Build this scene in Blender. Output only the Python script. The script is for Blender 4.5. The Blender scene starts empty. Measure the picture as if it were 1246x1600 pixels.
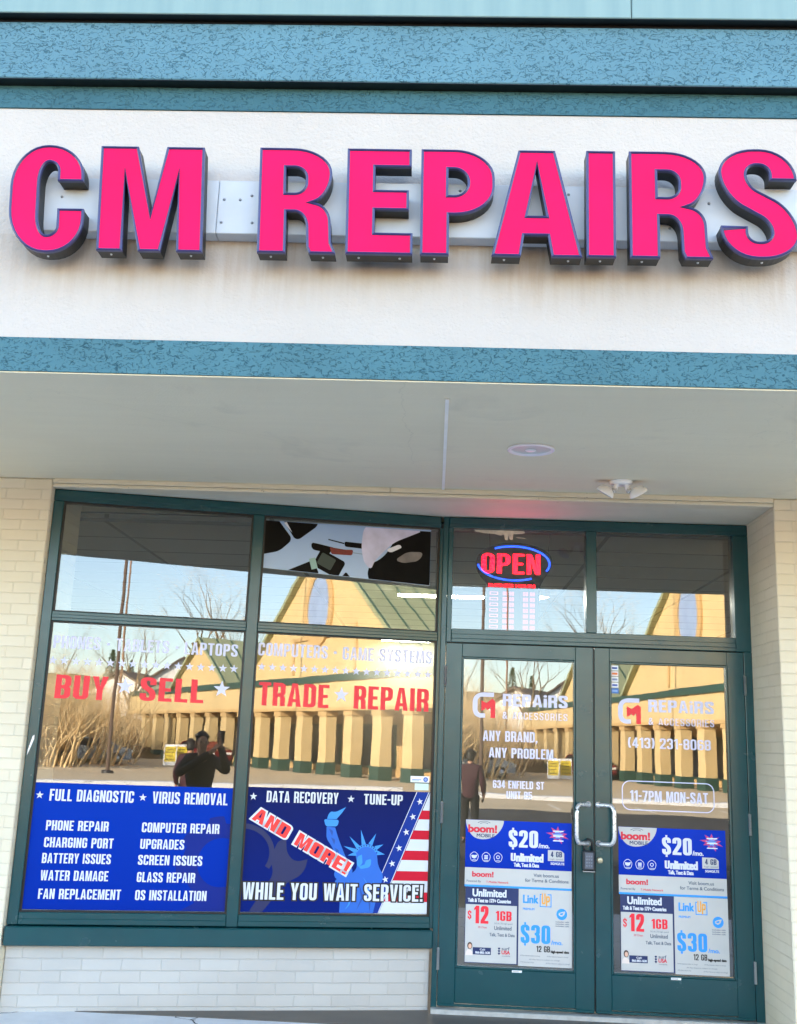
import bpy, math, random
from mathutils import Vector, Matrix
from mathutils.geometry import tessellate_polygon

sc = bpy.context.scene
COL = sc.collection
rad = math.radians

# ------------------------------------------------------------------ camera, sky, sun, exposure
cam_data = bpy.data.cameras.new('camera')
cam = bpy.data.objects.new('camera', cam_data)
COL.objects.link(cam)
sc.camera = cam
YAW, PITCH, ROLL = -0.0405, 0.2213, 0.0378
_fw = Vector((math.sin(YAW) * math.cos(PITCH), math.cos(YAW) * math.cos(PITCH), math.sin(PITCH)))
_ri = Vector((math.cos(YAW), -math.sin(YAW), 0))
_up = _ri.cross(_fw)
_r2 = math.cos(ROLL) * _ri + math.sin(ROLL) * _up
_u2 = -math.sin(ROLL) * _ri + math.cos(ROLL) * _up
cam.matrix_world = Matrix(((_r2.x, _u2.x, -_fw.x, 0.0), (_r2.y, _u2.y, -_fw.y, 0.0), (_r2.z, _u2.z, -_fw.z, 1.502), (0, 0, 0, 1)))
cam_data.sensor_fit = 'HORIZONTAL'
cam_data.sensor_width = 36
cam_data.lens = 1613.5 / 1246 * 36
cam_data.clip_start = 0.05
cam_data.clip_end = 5000

SUN_EL, SUN_AZ = 22.0, -52.0                 # azimuth from +y towards +x: the sun stands behind the shop, to its left
world = bpy.data.worlds.new("World")
sc.world = world
world.use_nodes = True
wn = world.node_tree
bg = wn.nodes['Background']
sky = wn.nodes.new('ShaderNodeTexSky')
sky.sky_type = 'NISHITA'
sky.sun_disc = False
sky.sun_elevation = rad(SUN_EL)
sky.sun_rotation = rad(SUN_AZ)
sky.air_density = 1.0
sky.dust_density = 0.6
sky.ozone_density = 1.2
hsv = wn.nodes.new('ShaderNodeHueSaturation')
hsv.inputs['Saturation'].default_value = 0.9
wn.links.new(sky.outputs[0], hsv.inputs['Color'])
wn.links.new(hsv.outputs[0], bg.inputs[0])
bg.inputs[1].default_value = 0.15
sun_data = bpy.data.lights.new('sun', 'SUN')
sun = bpy.data.objects.new('sun', sun_data)
COL.objects.link(sun)
sun_data.energy = 4.8
sun_data.angle = rad(0.5)
sun_data.color = (1.0, 0.86, 0.68)
_sd = Vector((math.sin(rad(SUN_AZ)) * math.cos(rad(SUN_EL)), math.cos(rad(SUN_AZ)) * math.cos(rad(SUN_EL)), math.sin(rad(SUN_EL))))
sun.rotation_euler = _sd.to_track_quat('Z', 'Y').to_euler()
sc.view_settings.view_transform = 'Standard'
sc.view_settings.look = 'None'
sc.view_settings.gamma = 1
sc.view_settings.exposure = 2.85
sc.render.engine = 'CYCLES'
sc.cycles.caustics_reflective = False
sc.cycles.caustics_refractive = False
sc.cycles.max_bounces = 10
sc.cycles.transparent_max_bounces = 12
sc.cycles.use_denoising = True

# ------------------------------------------------------------------ mesh builder
def norm_uv(n, p):
    a = (abs(n.x), abs(n.y), abs(n.z))
    if a[2] >= a[0] and a[2] >= a[1]:
        return (p.x, p.y)
    if a[1] >= a[0]:
        return (p.x, p.z)
    return (p.y, p.z)

class MB:
    def __init__(s):
        s.v, s.f, s.mi, s.mats, s.sm = [], [], [], [], []
    def m(s, mat):
        if mat not in s.mats:
            s.mats.append(mat)
        return s.mats.index(mat)
    def add(s, verts, faces, mat, smooth=False):
        b = len(s.v)
        i = s.m(mat)
        s.v += [Vector(q) for q in verts]
        for f in faces:
            s.f.append([b + k for k in f]); s.mi.append(i); s.sm.append(smooth)
    def box(s, x0, x1, y0, y1, z0, z1, mat, bev=0.0):
        if bev > 0:
            b = bev
            vs = []; fs = []
            # chamfered box: three verts per corner
            idx = {}
            for ix in (0, 1):
                for iy in (0, 1):
                    for iz in (0, 1):
                        X, Y, Z = (x0, x1)[ix], (y0, y1)[iy], (z0, z1)[iz]
                        sx, sy, sz = (1, -1)[ix], (1, -1)[iy], (1, -1)[iz]
                        for k, p in enumerate(((X, Y + sy * b, Z + sz * b), (X + sx * b, Y, Z + sz * b), (X + sx * b, Y + sy * b, Z))):
                            idx[ix, iy, iz, k] = len(vs); vs.append(p)
            q = lambda *t: [idx[a] for a in t]
            for i in (0, 1):
                fs.append(q((i, 0, 0, 0), (i, 1, 0, 0), (i, 1, 1, 0), (i, 0, 1, 0)))
                fs.append(q((0, i, 0, 1), (1, i, 0, 1), (1, i, 1, 1), (0, i, 1, 1)))
                fs.append(q((0, 0, i, 2), (1, 0, i, 2), (1, 1, i, 2), (0, 1, i, 2)))
                for j in (0, 1):
                    fs.append(q((i, j, 0, 0), (i, j, 1, 0), (i, j, 1, 1), (i, j, 0, 1)))
                    fs.append(q((i, 0, j, 0), (i, 1, j, 0), (i, 1, j, 2), (i, 0, j, 2)))
                    fs.append(q((0, i, j, 1), (1, i, j, 1), (1, i, j, 2), (0, i, j, 2)))
                    for k in (0, 1):
                        fs.append(q((i, j, k, 0), (i, j, k, 1), (i, j, k, 2)))
            s.add(vs, fs, mat)
            return
        vs = [(x0, y0, z0), (x1, y0, z0), (x1, y1, z0), (x0, y1, z0), (x0, y0, z1), (x1, y0, z1), (x1, y1, z1), (x0, y1, z1)]
        s.add(vs, [(0, 3, 2, 1), (4, 5, 6, 7), (0, 1, 5, 4), (1, 2, 6, 5), (2, 3, 7, 6), (3, 0, 4, 7)], mat)
    def flat(s, contours, y, mat):
        """filled outline (with holes) standing in the plane y = const, facing -y"""
        loops = [[Vector((p[0], p[1], 0)) for p in c] for c in contours]
        tris = tessellate_polygon(loops)
        pts = [q for c in loops for q in c]
        vs = [(q.x, y, q.y) for q in pts]
        fs = []
        for t in tris:
            a, b, c = (pts[k] for k in t)
            ar = (b - a).cross(c - a).z
            if abs(ar) < 1e-12:
                continue
            fs.append(t if ar > 0 else (t[0], t[2], t[1]))
        s.add(vs, fs, mat)
    def prism(s, contours, y0, y1, mat, front=True, back=True):
        """outline pushed from y0 (towards the street) to y1"""
        if front: s.flat(contours, y0, mat)
        if back: s.flat(contours, y1, mat)
        for c in contours:
            n = len(c)
            vs = [(p[0], y0, p[1]) for p in c] + [(p[0], y1, p[1]) for p in c]
            s.add(vs, [(k, (k + 1) % n, n + (k + 1) % n, n + k) for k in range(n)], mat)
    def tube(s, pts, r, mat, n=8, cap=True):
        pts = [Vector(p) for p in pts]
        rs = r if isinstance(r, (list, tuple)) else [r] * len(pts)
        vs, fs = [], []
        ref = Vector((0, 0, 1))
        for i, p in enumerate(pts):
            a = pts[max(i - 1, 0)]; b = pts[min(i + 1, len(pts) - 1)]
            d = (b - a).normalized()
            if abs(d.dot(ref)) > 0.95:
                ref = Vector((1, 0, 0)) if abs(d.x) < 0.9 else Vector((0, 1, 0))
            x = d.cross(ref).normalized(); y = d.cross(x)
            for k in range(n):
                t = 2 * math.pi * k / n
                vs.append(p + (x * math.cos(t) + y * math.sin(t)) * rs[i])
        for i in range(len(pts) - 1):
            for k in range(n):
                fs.append((i * n + k, i * n + (k + 1) % n, (i + 1) * n + (k + 1) % n, (i + 1) * n + k))
        if cap:
            fs.append(tuple(range(n))); fs.append(tuple((len(pts) - 1) * n + k for k in range(n)))
        s.add(vs, fs, mat, True)
    def lathe(s, prof, mat, c=(0, 0, 0), n=32, axis='z', smooth=True):
        """prof: list of (radius, height)"""
        vs, fs = [], []
        for (r, h) in prof:
            for k in range(n):
                t = 2 * math.pi * k / n
                a, b = r * math.cos(t), r * math.sin(t)
                p = (a, b, h) if axis == 'z' else ((a, h, b) if axis == 'y' else (h, a, b))
                vs.append(Vector(p) + Vector(c))
        for i in range(len(prof) - 1):
            for k in range(n):
                fs.append((i * n + k, i * n + (k + 1) % n, (i + 1) * n + (k + 1) % n, (i + 1) * n + k))
        s.add(vs, fs, mat, smooth)
    def build(s, name, parent=None, loc=None, rotz=0.0, org=(0, 0, 0), label=None, cat=None, group=None, kind=None):
        me = bpy.data.meshes.new(name)
        o3 = Vector(org)
        me.from_pydata([q - o3 for q in s.v], [], s.f)
        for m in s.mats:
            me.materials.append(m)
        uv = me.uv_layers.new(name='UVMap')
        for p in me.polygons:
            p.material_index = s.mi[p.index]
            p.use_smooth = s.sm[p.index]
            n = p.normal
            for li in p.loop_indices:
                uv.data[li].uv = norm_uv(n, me.vertices[me.loops[li].vertex_index].co + o3)
        o = bpy.data.objects.new(name, me)
        COL.objects.link(o)
        if loc is not None: o.location = loc
        o.rotation_euler.z = rotz
        if parent is not None: o.parent = parent
        tag(o, label, cat, group, kind)
        return o

def tag(o, label=None, cat=None, group=None, kind=None):
    if label: o['label'] = label
    if cat: o['category'] = cat
    if group: o['group'] = group
    if kind: o['kind'] = kind
    return o

def empty(name, loc, rotz=0.0, label=None, cat=None, group=None):
    o = bpy.data.objects.new(name, None)
    COL.objects.link(o)
    o.empty_display_size = 0.1
    o.location = loc
    o.rotation_euler.z = rotz
    return tag(o, label, cat, group)

def copy_tree(o, parent=None):
    c = o.copy()
    COL.objects.link(c)
    if parent is not None: c.parent = parent
    for ch in list(o.children):
        copy_tree(ch, c)
    return c

# ------------------------------------------------------------------ outlines and lettering
def fil(pts, n=7):
    """closed outline with rounded corners: a point is (x, z) or (x, z, r) or (x, z, r_before, r_after)"""
    out = []
    N = len(pts)
    for i, p in enumerate(pts):
        P = Vector(p[:2])
        if len(p) == 2:
            out.append((P.x, P.y)); continue
        a = Vector(pts[i - 1][:2]); b = Vector(pts[(i + 1) % N][:2])
        ra = p[2]; rb = p[3] if len(p) > 3 else p[2]
        la, lb = (a - P).length, (b - P).length
        A = P + (a - P) * min(ra / la, 0.5 if len(pts[i - 1]) > 2 else 1.0)
        B = P + (b - P) * min(rb / lb, 0.5 if len(pts[(i + 1) % N]) > 2 else 1.0)
        k = 0.55
        c1, c2 = A.lerp(P, k), B.lerp(P, k)
        for j in range(n + 1):
            t = j / n; u = 1 - t
            q = A * u ** 3 + c1 * 3 * u * u * t + c2 * 3 * u * t * t + B * t ** 3
            if not out or (Vector(out[-1]) - q).length > 1e-6:
                out.append((q.x, q.y))
    if (Vector(out[0]) - Vector(out[-1])).length < 1e-6: out.pop()
    return out

def ellipse(cx, cz, rx, rz, n=28, a0=0.0):
    return [(cx + rx * math.cos(a0 + 2 * math.pi * k / n), cz + rz * math.sin(a0 + 2 * math.pi * k / n)) for k in range(n)]
def rect(x0, z0, x1, z1, r=0.0):
    p = [(x0, z0), (x1, z0), (x1, z1), (x0, z1)]
    return fil([q + (r,) for q in p]) if r > 0 else p
def star(cx, cz, R, rot=0.0, inner=0.4):
    return [(cx + (R if k % 2 == 0 else R * inner) * math.sin(rot + k * math.pi / 5), cz + (R if k % 2 == 0 else R * inner) * math.cos(rot + k * math.pi / 5)) for k in range(10)]

def glyph(ch, s=0.155, t=0.14, ww=1.0, rr=0.17):
    """condensed bold capital, cap height 1: returns (contours, width)"""
    w = ww * {'I': s / ww, 'M': .56, 'W': .62, '1': .27, '.': .16, ',': .16, '!': .17, '-': .24, '(': .22, ')': .22, ' ': .22, 'A': .46, 'V': .45, 'Y': .44, 'J': .36,
              'L': .35, 'E': .36, 'F': .35, 'T': .40, 'X': .45, '/': .32, '•': .22, '*': .30, '4': .43, 'Q': .42, '$': .42, '+': .34, '&': .50, "i": s / ww}.get(ch, .42)
    r, ri = rr, max(rr - .10, .035)
    O = lambda x0, z0, x1, z1: [(x0, z0, ri), (x0, z1, ri), (x1, z1, ri), (x1, z0, ri)]
    C = []
    if ch == 'A':
        a = s * 1.12; g = (w / 2 - s * .5) / .86
        li = lambda z: s * .96 + (w / 2 - s * .96) * z / .84
        C = [[(0, 0), (w / 2 - a / 2, 1), (w / 2 + a / 2, 1), (w, 0), (w - s * .96, 0), (w - li(.19), .19), (li(.19), .19), (s * .96, 0)],
             [(li(.19 + t), .19 + t), (w / 2, .84), (w - li(.19 + t), .19 + t)]]
    elif ch == 'B':
        C = [[(0, 0), (0, 1), (w, 1, r), (w, .53, .09), (w - .05, .505), (w, .48, .09), (w, 0, r)],
             [(s, .5 + t / 2), (s, 1 - t), (w - s, 1 - t, ri), (w - s, .5 + t / 2, ri)], [(s, t), (s, .5 - t / 2), (w - s, .5 - t / 2, ri), (w - s, t, ri)]]
    elif ch in 'CG':
        if ch == 'C':
            C = [[(w, .64), (w - s, .64), (w - s, 1 - t, ri), (s, 1 - t, ri), (s, t, ri), (w - s, t, ri), (w - s, .36), (w, .36), (w, 0, r), (0, 0, r), (0, 1, r), (w, 1, r)]]
        else:
            C = [[(w, .66), (w - s, .66), (w - s, 1 - t, ri), (s, 1 - t, ri), (s, t, ri), (w - s, t, ri), (w - s, .40), (w * .52, .40), (w * .52, .54), (w, .54), (w, 0, r), (0, 0, r), (0, 1, r), (w, 1, r)]]
    elif ch == 'D':
        C = [[(0, 0), (0, 1), (w, 1, r), (w, 0, r)], [(s, t), (s, 1 - t), (w - s, 1 - t, ri), (w - s, t, ri)]]
    elif ch == 'E':
        C = [[(0, 0), (0, 1), (w, 1), (w, 1 - t), (s, 1 - t), (s, .5 + t / 2), (w * .9, .5 + t / 2), (w * .9, .5 - t / 2), (s, .5 - t / 2), (s, t), (w, t), (w, 0)]]
    elif ch == 'F':
        C = [[(0, 0), (0, 1), (w, 1), (w, 1 - t), (s, 1 - t), (s, .5 + t / 2), (w * .9, .5 + t / 2), (w * .9, .5 - t / 2), (s, .5 - t / 2), (s, 0)]]
    elif ch == 'H':
        C = [[(0, 0), (0, 1), (s, 1), (s, .5 + t / 2), (w - s, .5 + t / 2), (w - s, 1), (w, 1), (w, 0), (w - s, 0), (w - s, .5 - t / 2), (s, .5 - t / 2), (s, 0)]]
    elif ch == 'I':
        C = [rect(0, 0, s, 1)]
    elif ch == 'i':
        C = [rect(0, 0, s, .72), ellipse(s / 2, .9, s * .56, .1, 14)]
    elif ch == 'J':
        C = [[(w - s, 1), (w, 1), (w, 0, r), (0, 0, r), (0, .3), (s, .3), (s, t, ri), (w - s, t, ri)]]
    elif ch == 'K':
        C = [[(0, 0), (0, 1), (s, 1), (s, .62), (w - s, 1), (w, 1), (w * .66, .58), (w, 0), (w - s * 1.05, 0), (w * .45, .42), (s, .32), (s, 0)]]
    elif ch == 'L':
        C = [[(0, 0), (0, 1), (s, 1), (s, t), (w, t), (w, 0)]]
    elif ch == 'M':
        q = s * .9
        C = [[(0, 0), (0, 1), (q * 1.35, 1), (w / 2, .32), (w - q * 1.35, 1), (w, 1), (w, 0), (w - q, 0), (w - q, .68), (w / 2 + q * .42, 0), (w / 2 - q * .42, 0), (q, .68), (q, 0)]]
    elif ch == 'N':
        C = [[(0, 0), (0, 1), (s, 1), (w - s * .92, .42), (w - s * .92, 1), (w, 1), (w, 0), (w - s, 0), (s * .92, .58), (s * .92, 0)]]
    elif ch in 'O0Q':
        C = [[(0, 0, r), (0, 1, r), (w, 1, r), (w, 0, r)], O(s, t, w - s, 1 - t)]
    elif ch == 'P':
        C = [[(0, 0), (0, 1), (w, 1, r), (w, .40, r), (s, .40), (s, 0)], [(s, .40 + t), (s, 1 - t), (w - s, 1 - t, ri), (w - s, .40 + t, ri)]]
    elif ch == 'R':
        C = [[(0, 0), (0, 1), (w, 1, r), (w, .49, .1), (w - .06, .445), (w - .01, .40, .07), (w, 0), (w - s, 0), (w - s - .005, .40, .06), (s, .40), (s, 0)],
             [(s, .40 + t), (s, 1 - t), (w - s, 1 - t, ri), (w - s, .40 + t, ri)]]
    elif ch == 'S':
        rm = .1
        C = [[(w, .68), (w - s, .68), (w - s, 1 - t, ri), (s, 1 - t, ri), (s, .67, rm), (w, .45, rm * 1.6), (w, 0, r), (0, 0, r), (0, .32), (s, .32), (s, t, ri), (w - s, t, ri), (w - s, .34, rm), (0, .56, rm * 1.6), (0, 1, r), (w, 1, r)]]
    elif ch == 'T':
        C = [[(0, 1), (w, 1), (w, 1 - t), (w / 2 + s / 2, 1 - t), (w / 2 + s / 2, 0), (w / 2 - s / 2, 0), (w / 2 - s / 2, 1 - t), (0, 1 - t)]]
    elif ch == 'U':
        C = [[(0, 1), (s, 1), (s, t, ri), (w - s, t, ri), (w - s, 1), (w, 1), (w, 0, r), (0, 0, r)]]
    elif ch == 'V':
        a = s * 1.1
        C = [[(0, 1), (s, 1), (w / 2, .24), (w - s, 1), (w, 1), (w / 2 + a / 2, 0), (w / 2 - a / 2, 0)]]
    elif ch == 'W':
        q = s * .92; h = w / 2
        C = [[(0, 1), (q, 1), (w * .29, .3), (h - q * .45, 1), (h + q * .45, 1), (w * .71, .3), (w - q, 1), (w, 1), (w * .71 + q * .62, 0), (w * .71 - q * .55, 0), (h, .62), (w * .29 + q * .55, 0), (w * .29 - q * .62, 0)]]
    elif ch == 'X':
        C = [[(0, 0), (w / 2 - s * .55, .5), (0, 1), (s, 1), (w / 2, .66), (w - s, 1), (w, 1), (w / 2 + s * .55, .5), (w, 0), (w - s, 0), (w / 2, .34), (s, 0)]]
    elif ch == 'Y':
        C = [[(0, 1), (s, 1), (w / 2, .58), (w - s, 1), (w, 1), (w / 2 + s / 2, .42), (w / 2 + s / 2, 0), (w / 2 - s / 2, 0), (w / 2 - s / 2, .42)]]
    elif ch == '1':
        C = [[(w - s, 0), (w, 0), (w, 1), (w - s * .85, 1), (0, .86), (0, .73), (w - s, .80)]]
    elif ch == '2':
        C = [[(0, 0), (w, 0), (w, t), (s * 1.15, t), (w, .54, .12), (w, 1, r), (0, 1, r), (0, .66), (s, .66), (s, 1 - t, ri), (w - s, 1 - t, ri), (w - s, .60, .08), (0, .16, .05)]]
    elif ch == '3':
        C = [[(0, .30), (s, .30), (s, t, ri), (w - s, t, ri), (w - s, .45, ri), (w * .4, .45), (w * .4, .57), (w - s, .57, ri), (w - s, 1 - t, ri), (s, 1 - t, ri), (s, .70), (0, .70), (0, 1, r), (w, 1, r), (w, .55, .08), (w - .04, .51), (w, .47, .08), (w, 0, r), (0, 0, r)]]
    elif ch == '4':
        C = [[(w - s * 1.5, 0), (w - s * .5, 0), (w - s * .5, .2), (w, .2), (w, .2 + t), (w - s * .5, .2 + t), (w - s * .5, 1), (w - s * 1.5, 1), (0, .2 + t), (0, .2), (w - s * 1.5, .2)],
             [(s * .95, .2 + t), (w - s * 1.5, .2 + t), (w - s * 1.5, .68)]]
    elif ch == '5':
        C = [[(0, .30), (s, .30), (s, t, ri), (w - s, t, ri), (w - s, .52, ri), (s, .52, .05), (s * .92, .47), (0, .47), (0, 1), (w * .95, 1), (w * .95, 1 - t), (s, 1 - t), (s, .63), (w * .55, .655), (w, .655, r), (w, 0, r), (0, 0, r)]]
    elif ch in '69':
        C = [[(0, 0, r), (0, 1, r), (w, 1, r), (w, .72), (w - s, .72), (w - s, 1 - t, ri), (s, 1 - t, ri), (s, .57), (w * .6, .60), (w, .60, r), (w, 0, r)], O(s, t, w - s, .47)]
        if ch == '9': C = [[(w - p[0], 1 - p[1]) + tuple(p[2:]) for p in c] for c in C]
    elif ch == '7':
        C = [[(0, 1), (w, 1), (w, 1 - t), (s * 1.55, 0), (s * .5, 0), (w - s, 1 - t), (0, 1 - t)]]
    elif ch == '8':
        C = [[(0, 0, r), (0, .47, .08), (.035, .51), (0, .55, .08), (0, 1, r), (w, 1, r), (w, .55, .08), (w - .035, .51), (w, .47, .08), (w, 0, r)], O(s, t, w - s, .5 - t * .4), O(s, .5 + t * .55, w - s, 1 - t)]
    elif ch == '$':
        C, _ = glyph('S', s, t, ww, rr)
        C = [c for c in C] + [rect(w / 2 - s * .26, -.13, w / 2 + s * .26, -.005), rect(w / 2 - s * .26, 1.005, w / 2 + s * .26, 1.13)]
        return C, w
    elif ch == '&':
        C = [[(w, 0), (w * .74, 0), (w * .64, .11), (w * .5, 0, .12), (0, 0, .16), (0, .48, .16), (w * .16, .56), (w * .1, .66, .06), (w * .1, 1, .16), (w * .74, 1, .16), (w * .74, .62, .1), (w * .5, .52), (w * .66, .33), (w * .76, .47), (w * .98, .47), (w * .82, .22)],
             [(w * .34, .64), (w * .3, .86, .06), (w * .54, .86, .06), (w * .54, .68, .06)], [(w * .27, .14, .06), (w * .26, .40, .06), (w * .36, .44), (w * .54, .22), (w * .46, .14, .05)]]
    elif ch == '.':
        C = [rect(0, 0, w, w)]
    elif ch == ',':
        C = [[(0, w), (w, w), (w, .02), (w * .4, -.16), (0, -.16), (w * .4, 0), (0, 0)]]
    elif ch == '!':
        C = [rect(.01, 0, w - .01, .15), [(.03, .25), (w - .03, .25), (w, 1), (0, 1)]]
    elif ch == '-':
        C = [rect(0, .42, w, .42 + t)]
    elif ch == '/':
        C = [[(0, 0), (s * .7, 0), (w, 1), (w - s * .7, 1)]]
    elif ch == '+':
        C = [[(0, .44), (0, .56), (w * .38, .56), (w * .38, .72), (w * .62, .72), (w * .62, .56), (w, .56), (w, .44), (w * .62, .44), (w * .62, .28), (w * .38, .28), (w * .38, .44)]]
    elif ch == '(' or ch == ')':
        C = [[(w, 1), (w * .3, 1), (0, .72, .16), (0, .28, .16), (w * .3, 0), (w, 0), (s, .25, .14), (s, .75, .14)]]
        if ch == ')': C = [[(w - p[0], p[1]) + tuple(p[2:]) for p in c] for c in C]
    elif ch == '•':
        C = [ellipse(w / 2, .5, w * .5, .12, 16)]
    return [fil(c) if any(len(p) > 2 for p in c) else c for c in C], w

def word(mb, txt, x0, z0, x1, h, y, mat, s=.155, t=.14, ww=1.0, rr=.17, gap=.075, xf=None, grow=0.0, special=None):
    """a line of condensed capitals fitted between x0 and x1 on base line z0"""
    gl = [(c,) + glyph(c, s, t, ww, rr) for c in txt]
    tot = sum(g[2] for g in gl) + gap * (len(gl) - 1)
    k = (x1 - x0) / tot
    x = 0.0
    for c, cs, w in gl:
        m = special.get(c, mat) if special else mat
        P = []
        for q in cs:
            if grow: q = offset(q, grow / h)
            P.append([(x0 + (x + a) * k, z0 + b * h) for a, b in q])
        if xf: P = [[xf(*p) for p in q] for q in P]
        if P:
            if c in '!i$•.': 
                for q in P: mb.flat([q], y, m)
            else: mb.flat(P, y, m)
        x += w + gap

def area(c):
    return sum(c[i - 1][0] * c[i][1] - c[i][0] * c[i - 1][1] for i in range(len(c))) / 2
def offset(c, d, hole=False):
    """outline moved outwards by d (negative: inwards), mitred"""
    sgn = 1 if area(c) > 0 else -1
    n = len(c); out = []
    for i in range(n):
        p = Vector(c[i]); a = Vector(c[i - 1]); b = Vector(c[(i + 1) % n])
        e1 = (p - a).normalized(); e2 = (b - p).normalized()
        n1 = Vector((e1.y, -e1.x)) * sgn; n2 = Vector((e2.y, -e2.x)) * sgn
        m = n1 + n2
        if m.length < 1e-6: m = n1
        m.normalize()
        k = d / max(m.dot(n1), .45)
        q = p + m * k
        out.append((q.x, q.y))
    return out

_fc = {}
def ftext(mb, txt, x0, z0, x1, h, y, mat, bold=0.0, squeeze=True, xf=None):
    """mixed-case line in the built-in typeface; h is the cap height, bold a stroke growth in cap heights"""
    if txt not in _fc:
        cu = bpy.data.curves.new('lettering_curve', 'FONT')
        cu.body = txt
        cu.resolution_u = 4
        ob = bpy.data.objects.new('lettering_curve', cu)
        COL.objects.link(ob)
        dg = bpy.context.evaluated_depsgraph_get()
        me = bpy.data.meshes.new_from_object(ob.evaluated_get(dg))
        _fc[txt] = ([tuple(v.co[:2]) for v in me.vertices], [tuple(p.vertices) for p in me.polygons])
        bpy.data.objects.remove(ob); bpy.data.curves.remove(cu); bpy.data.meshes.remove(me)
    vs, fs = _fc[txt]
    ax = min(v[0] for v in vs); bx = max(v[0] for v in vs)
    CAP = 0.70
    kx = (x1 - x0) / (bx - ax); kz = h / CAP
    shifts = [(0, 0)]
    if bold: 
        shifts = [(a * bold * h, b * bold * h * .7) for a in (-1, 0, 1) for b in (-1, 0, 1)]
    for i, (dx, dz) in enumerate(shifts):
        P = [(x0 + (vx - ax) * kx + dx, z0 + vz * kz + dz) for vx, vz in vs]
        if xf: P = [xf(*p) for p in P]
        mb.add([(p[0], y - i * .00004, p[1]) for p in P], fs, mat)

# ------------------------------------------------------------------ materials
def lin(c):
    if isinstance(c, str):
        c = c.lstrip('#'); c = [int(c[i:i + 2], 16) / 255 for i in (0, 2, 4)]
        c = [x / 12.92 if x <= .04045 else ((x + .055) / 1.055) ** 2.4 for x in c]
    return tuple(c) + (1.0,)

class NT:
    def __init__(s, name):
        s.m = bpy.data.materials.new(name); s.m.use_nodes = True
        s.t = s.m.node_tree; s.b = s.t.nodes['Principled BSDF']; s.out = s.t.nodes['Material Output']
    def n(s, typ, **kw):
        q = s.t.nodes.new('ShaderNode' + typ)
        for k, v in kw.items():
            if k.startswith('i_'):
                key = k[2:].replace('_', ' ')
                q.inputs[int(key) if key.isdigit() else key].default_value = v
            else: setattr(q, k, v)
        return q
    def l(s, a, b): s.t.links.new(a, b)
    def uv(s, scale=(1, 1, 1)):
        tc = s.n('TexCoord'); mp = s.n('Mapping'); mp.inputs['Scale'].default_value = scale
        s.l(tc.outputs['UV'], mp.inputs[0]); return mp.outputs[0]
    def noise(s, vec, scale, detail=4, rough=.55, dist=0.0):
        q = s.n('TexNoise'); q.inputs['Scale'].default_value = scale; q.inputs['Detail'].default_value = detail
        q.inputs['Roughness'].default_value = rough; q.inputs['Distortion'].default_value = dist
        if vec is not None: s.l(vec, q.inputs['Vector'])
        return q.outputs[0]
    def ramp(s, f, stops):
        q = s.n('ValToRGB'); s.l(f, q.inputs[0])
        el = q.color_ramp.elements
        while len(el) < len(stops): el.new(.5)
        for e, (p, c) in zip(el, stops): e.position = p; e.color = c if len(c) == 4 else tuple(c) + (1,)
        return q.outputs[0]
    def math(s, op, a, b=None, c=None):
        q = s.n('Math', operation=op)
        for i, v in enumerate((a, b, c)):
            if v is None: continue
            if isinstance(v, (int, float)): q.inputs[i].default_value = v
            else: s.l(v, q.inputs[i])
        return q.outputs[0]
    def mix(s, f, a, b, typ='MIX'):
        q = s.n('MixRGB', blend_type=typ)
        for i, v in enumerate((f, a, b)):
            if isinstance(v, (int, float)): q.inputs[i].default_value = v
            elif isinstance(v, tuple): q.inputs[i].default_value = v
            else: s.l(v, q.inputs[i])
        return q.outputs[0]
    def bump(s, h, strength=.5, dist=.01, normal=None):
        q = s.n('Bump'); q.inputs['Strength'].default_value = strength; q.inputs['Distance'].default_value = dist
        s.l(h, q.inputs['Height'])
        if normal is not None: s.l(normal, q.inputs['Normal'])
        return q.outputs[0]
    def set(s, col=None, rough=None, normal=None, **kw):
        for k, v in (('Base Color', col), ('Roughness', rough), ('Normal', normal)):
            if v is None: continue
            if isinstance(v, (int, float, tuple)): s.b.inputs[k].default_value = v
            else: s.l(v, s.b.inputs[k])
        for k, v in kw.items(): s.b.inputs[k.replace('_', ' ')].default_value = v
        return s.m

_mc = {}
def paint(col, rough=.5, var=.07, scale=6.0, bump=0.0, bscale=90.0, metallic=0.0, spec=.5):
    """plain coloured surface with a little uneven tone"""
    key = (col, rough, var, scale, bump, bscale, metallic, spec)
    if key in _mc: return _mc[key]
    t = NT('surface_' + (col.lstrip('#') if isinstance(col, str) else '%02x%02x%02x' % tuple(int(255 * min(x, 1)) for x in col[:3])))
    c = lin(col)
    v = t.uv()
    nz = t.noise(v, scale, 5)
    a = tuple(x * (1 - var) for x in c[:3]) + (1,); b = tuple(min(x * (1 + var), 1) for x in c[:3]) + (1,)
    colr = t.ramp(nz, [(.3, a), (.7, b)])
    r = t.math('ADD', t.math('MULTIPLY', t.noise(v, scale * 3, 3), .12), rough - .06)
    nm = t.bump(t.noise(v, bscale, 3), .4, bump) if bump else None
    _mc[key] = t.set(colr, r, nm, Metallic=metallic, Specular_IOR_Level=spec)
    return _mc[key]

def glow(col, strength):
    key = ('glow', col, strength)
    if key not in _mc:
        t = NT('lit_' + col.lstrip('#'))
        t.set((.01, .01, .01, 1), .4, None, Emission_Strength=strength)
        t.b.inputs['Emission Color'].default_value = lin(col)
        _mc[key] = t.m
    return _mc[key]

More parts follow.
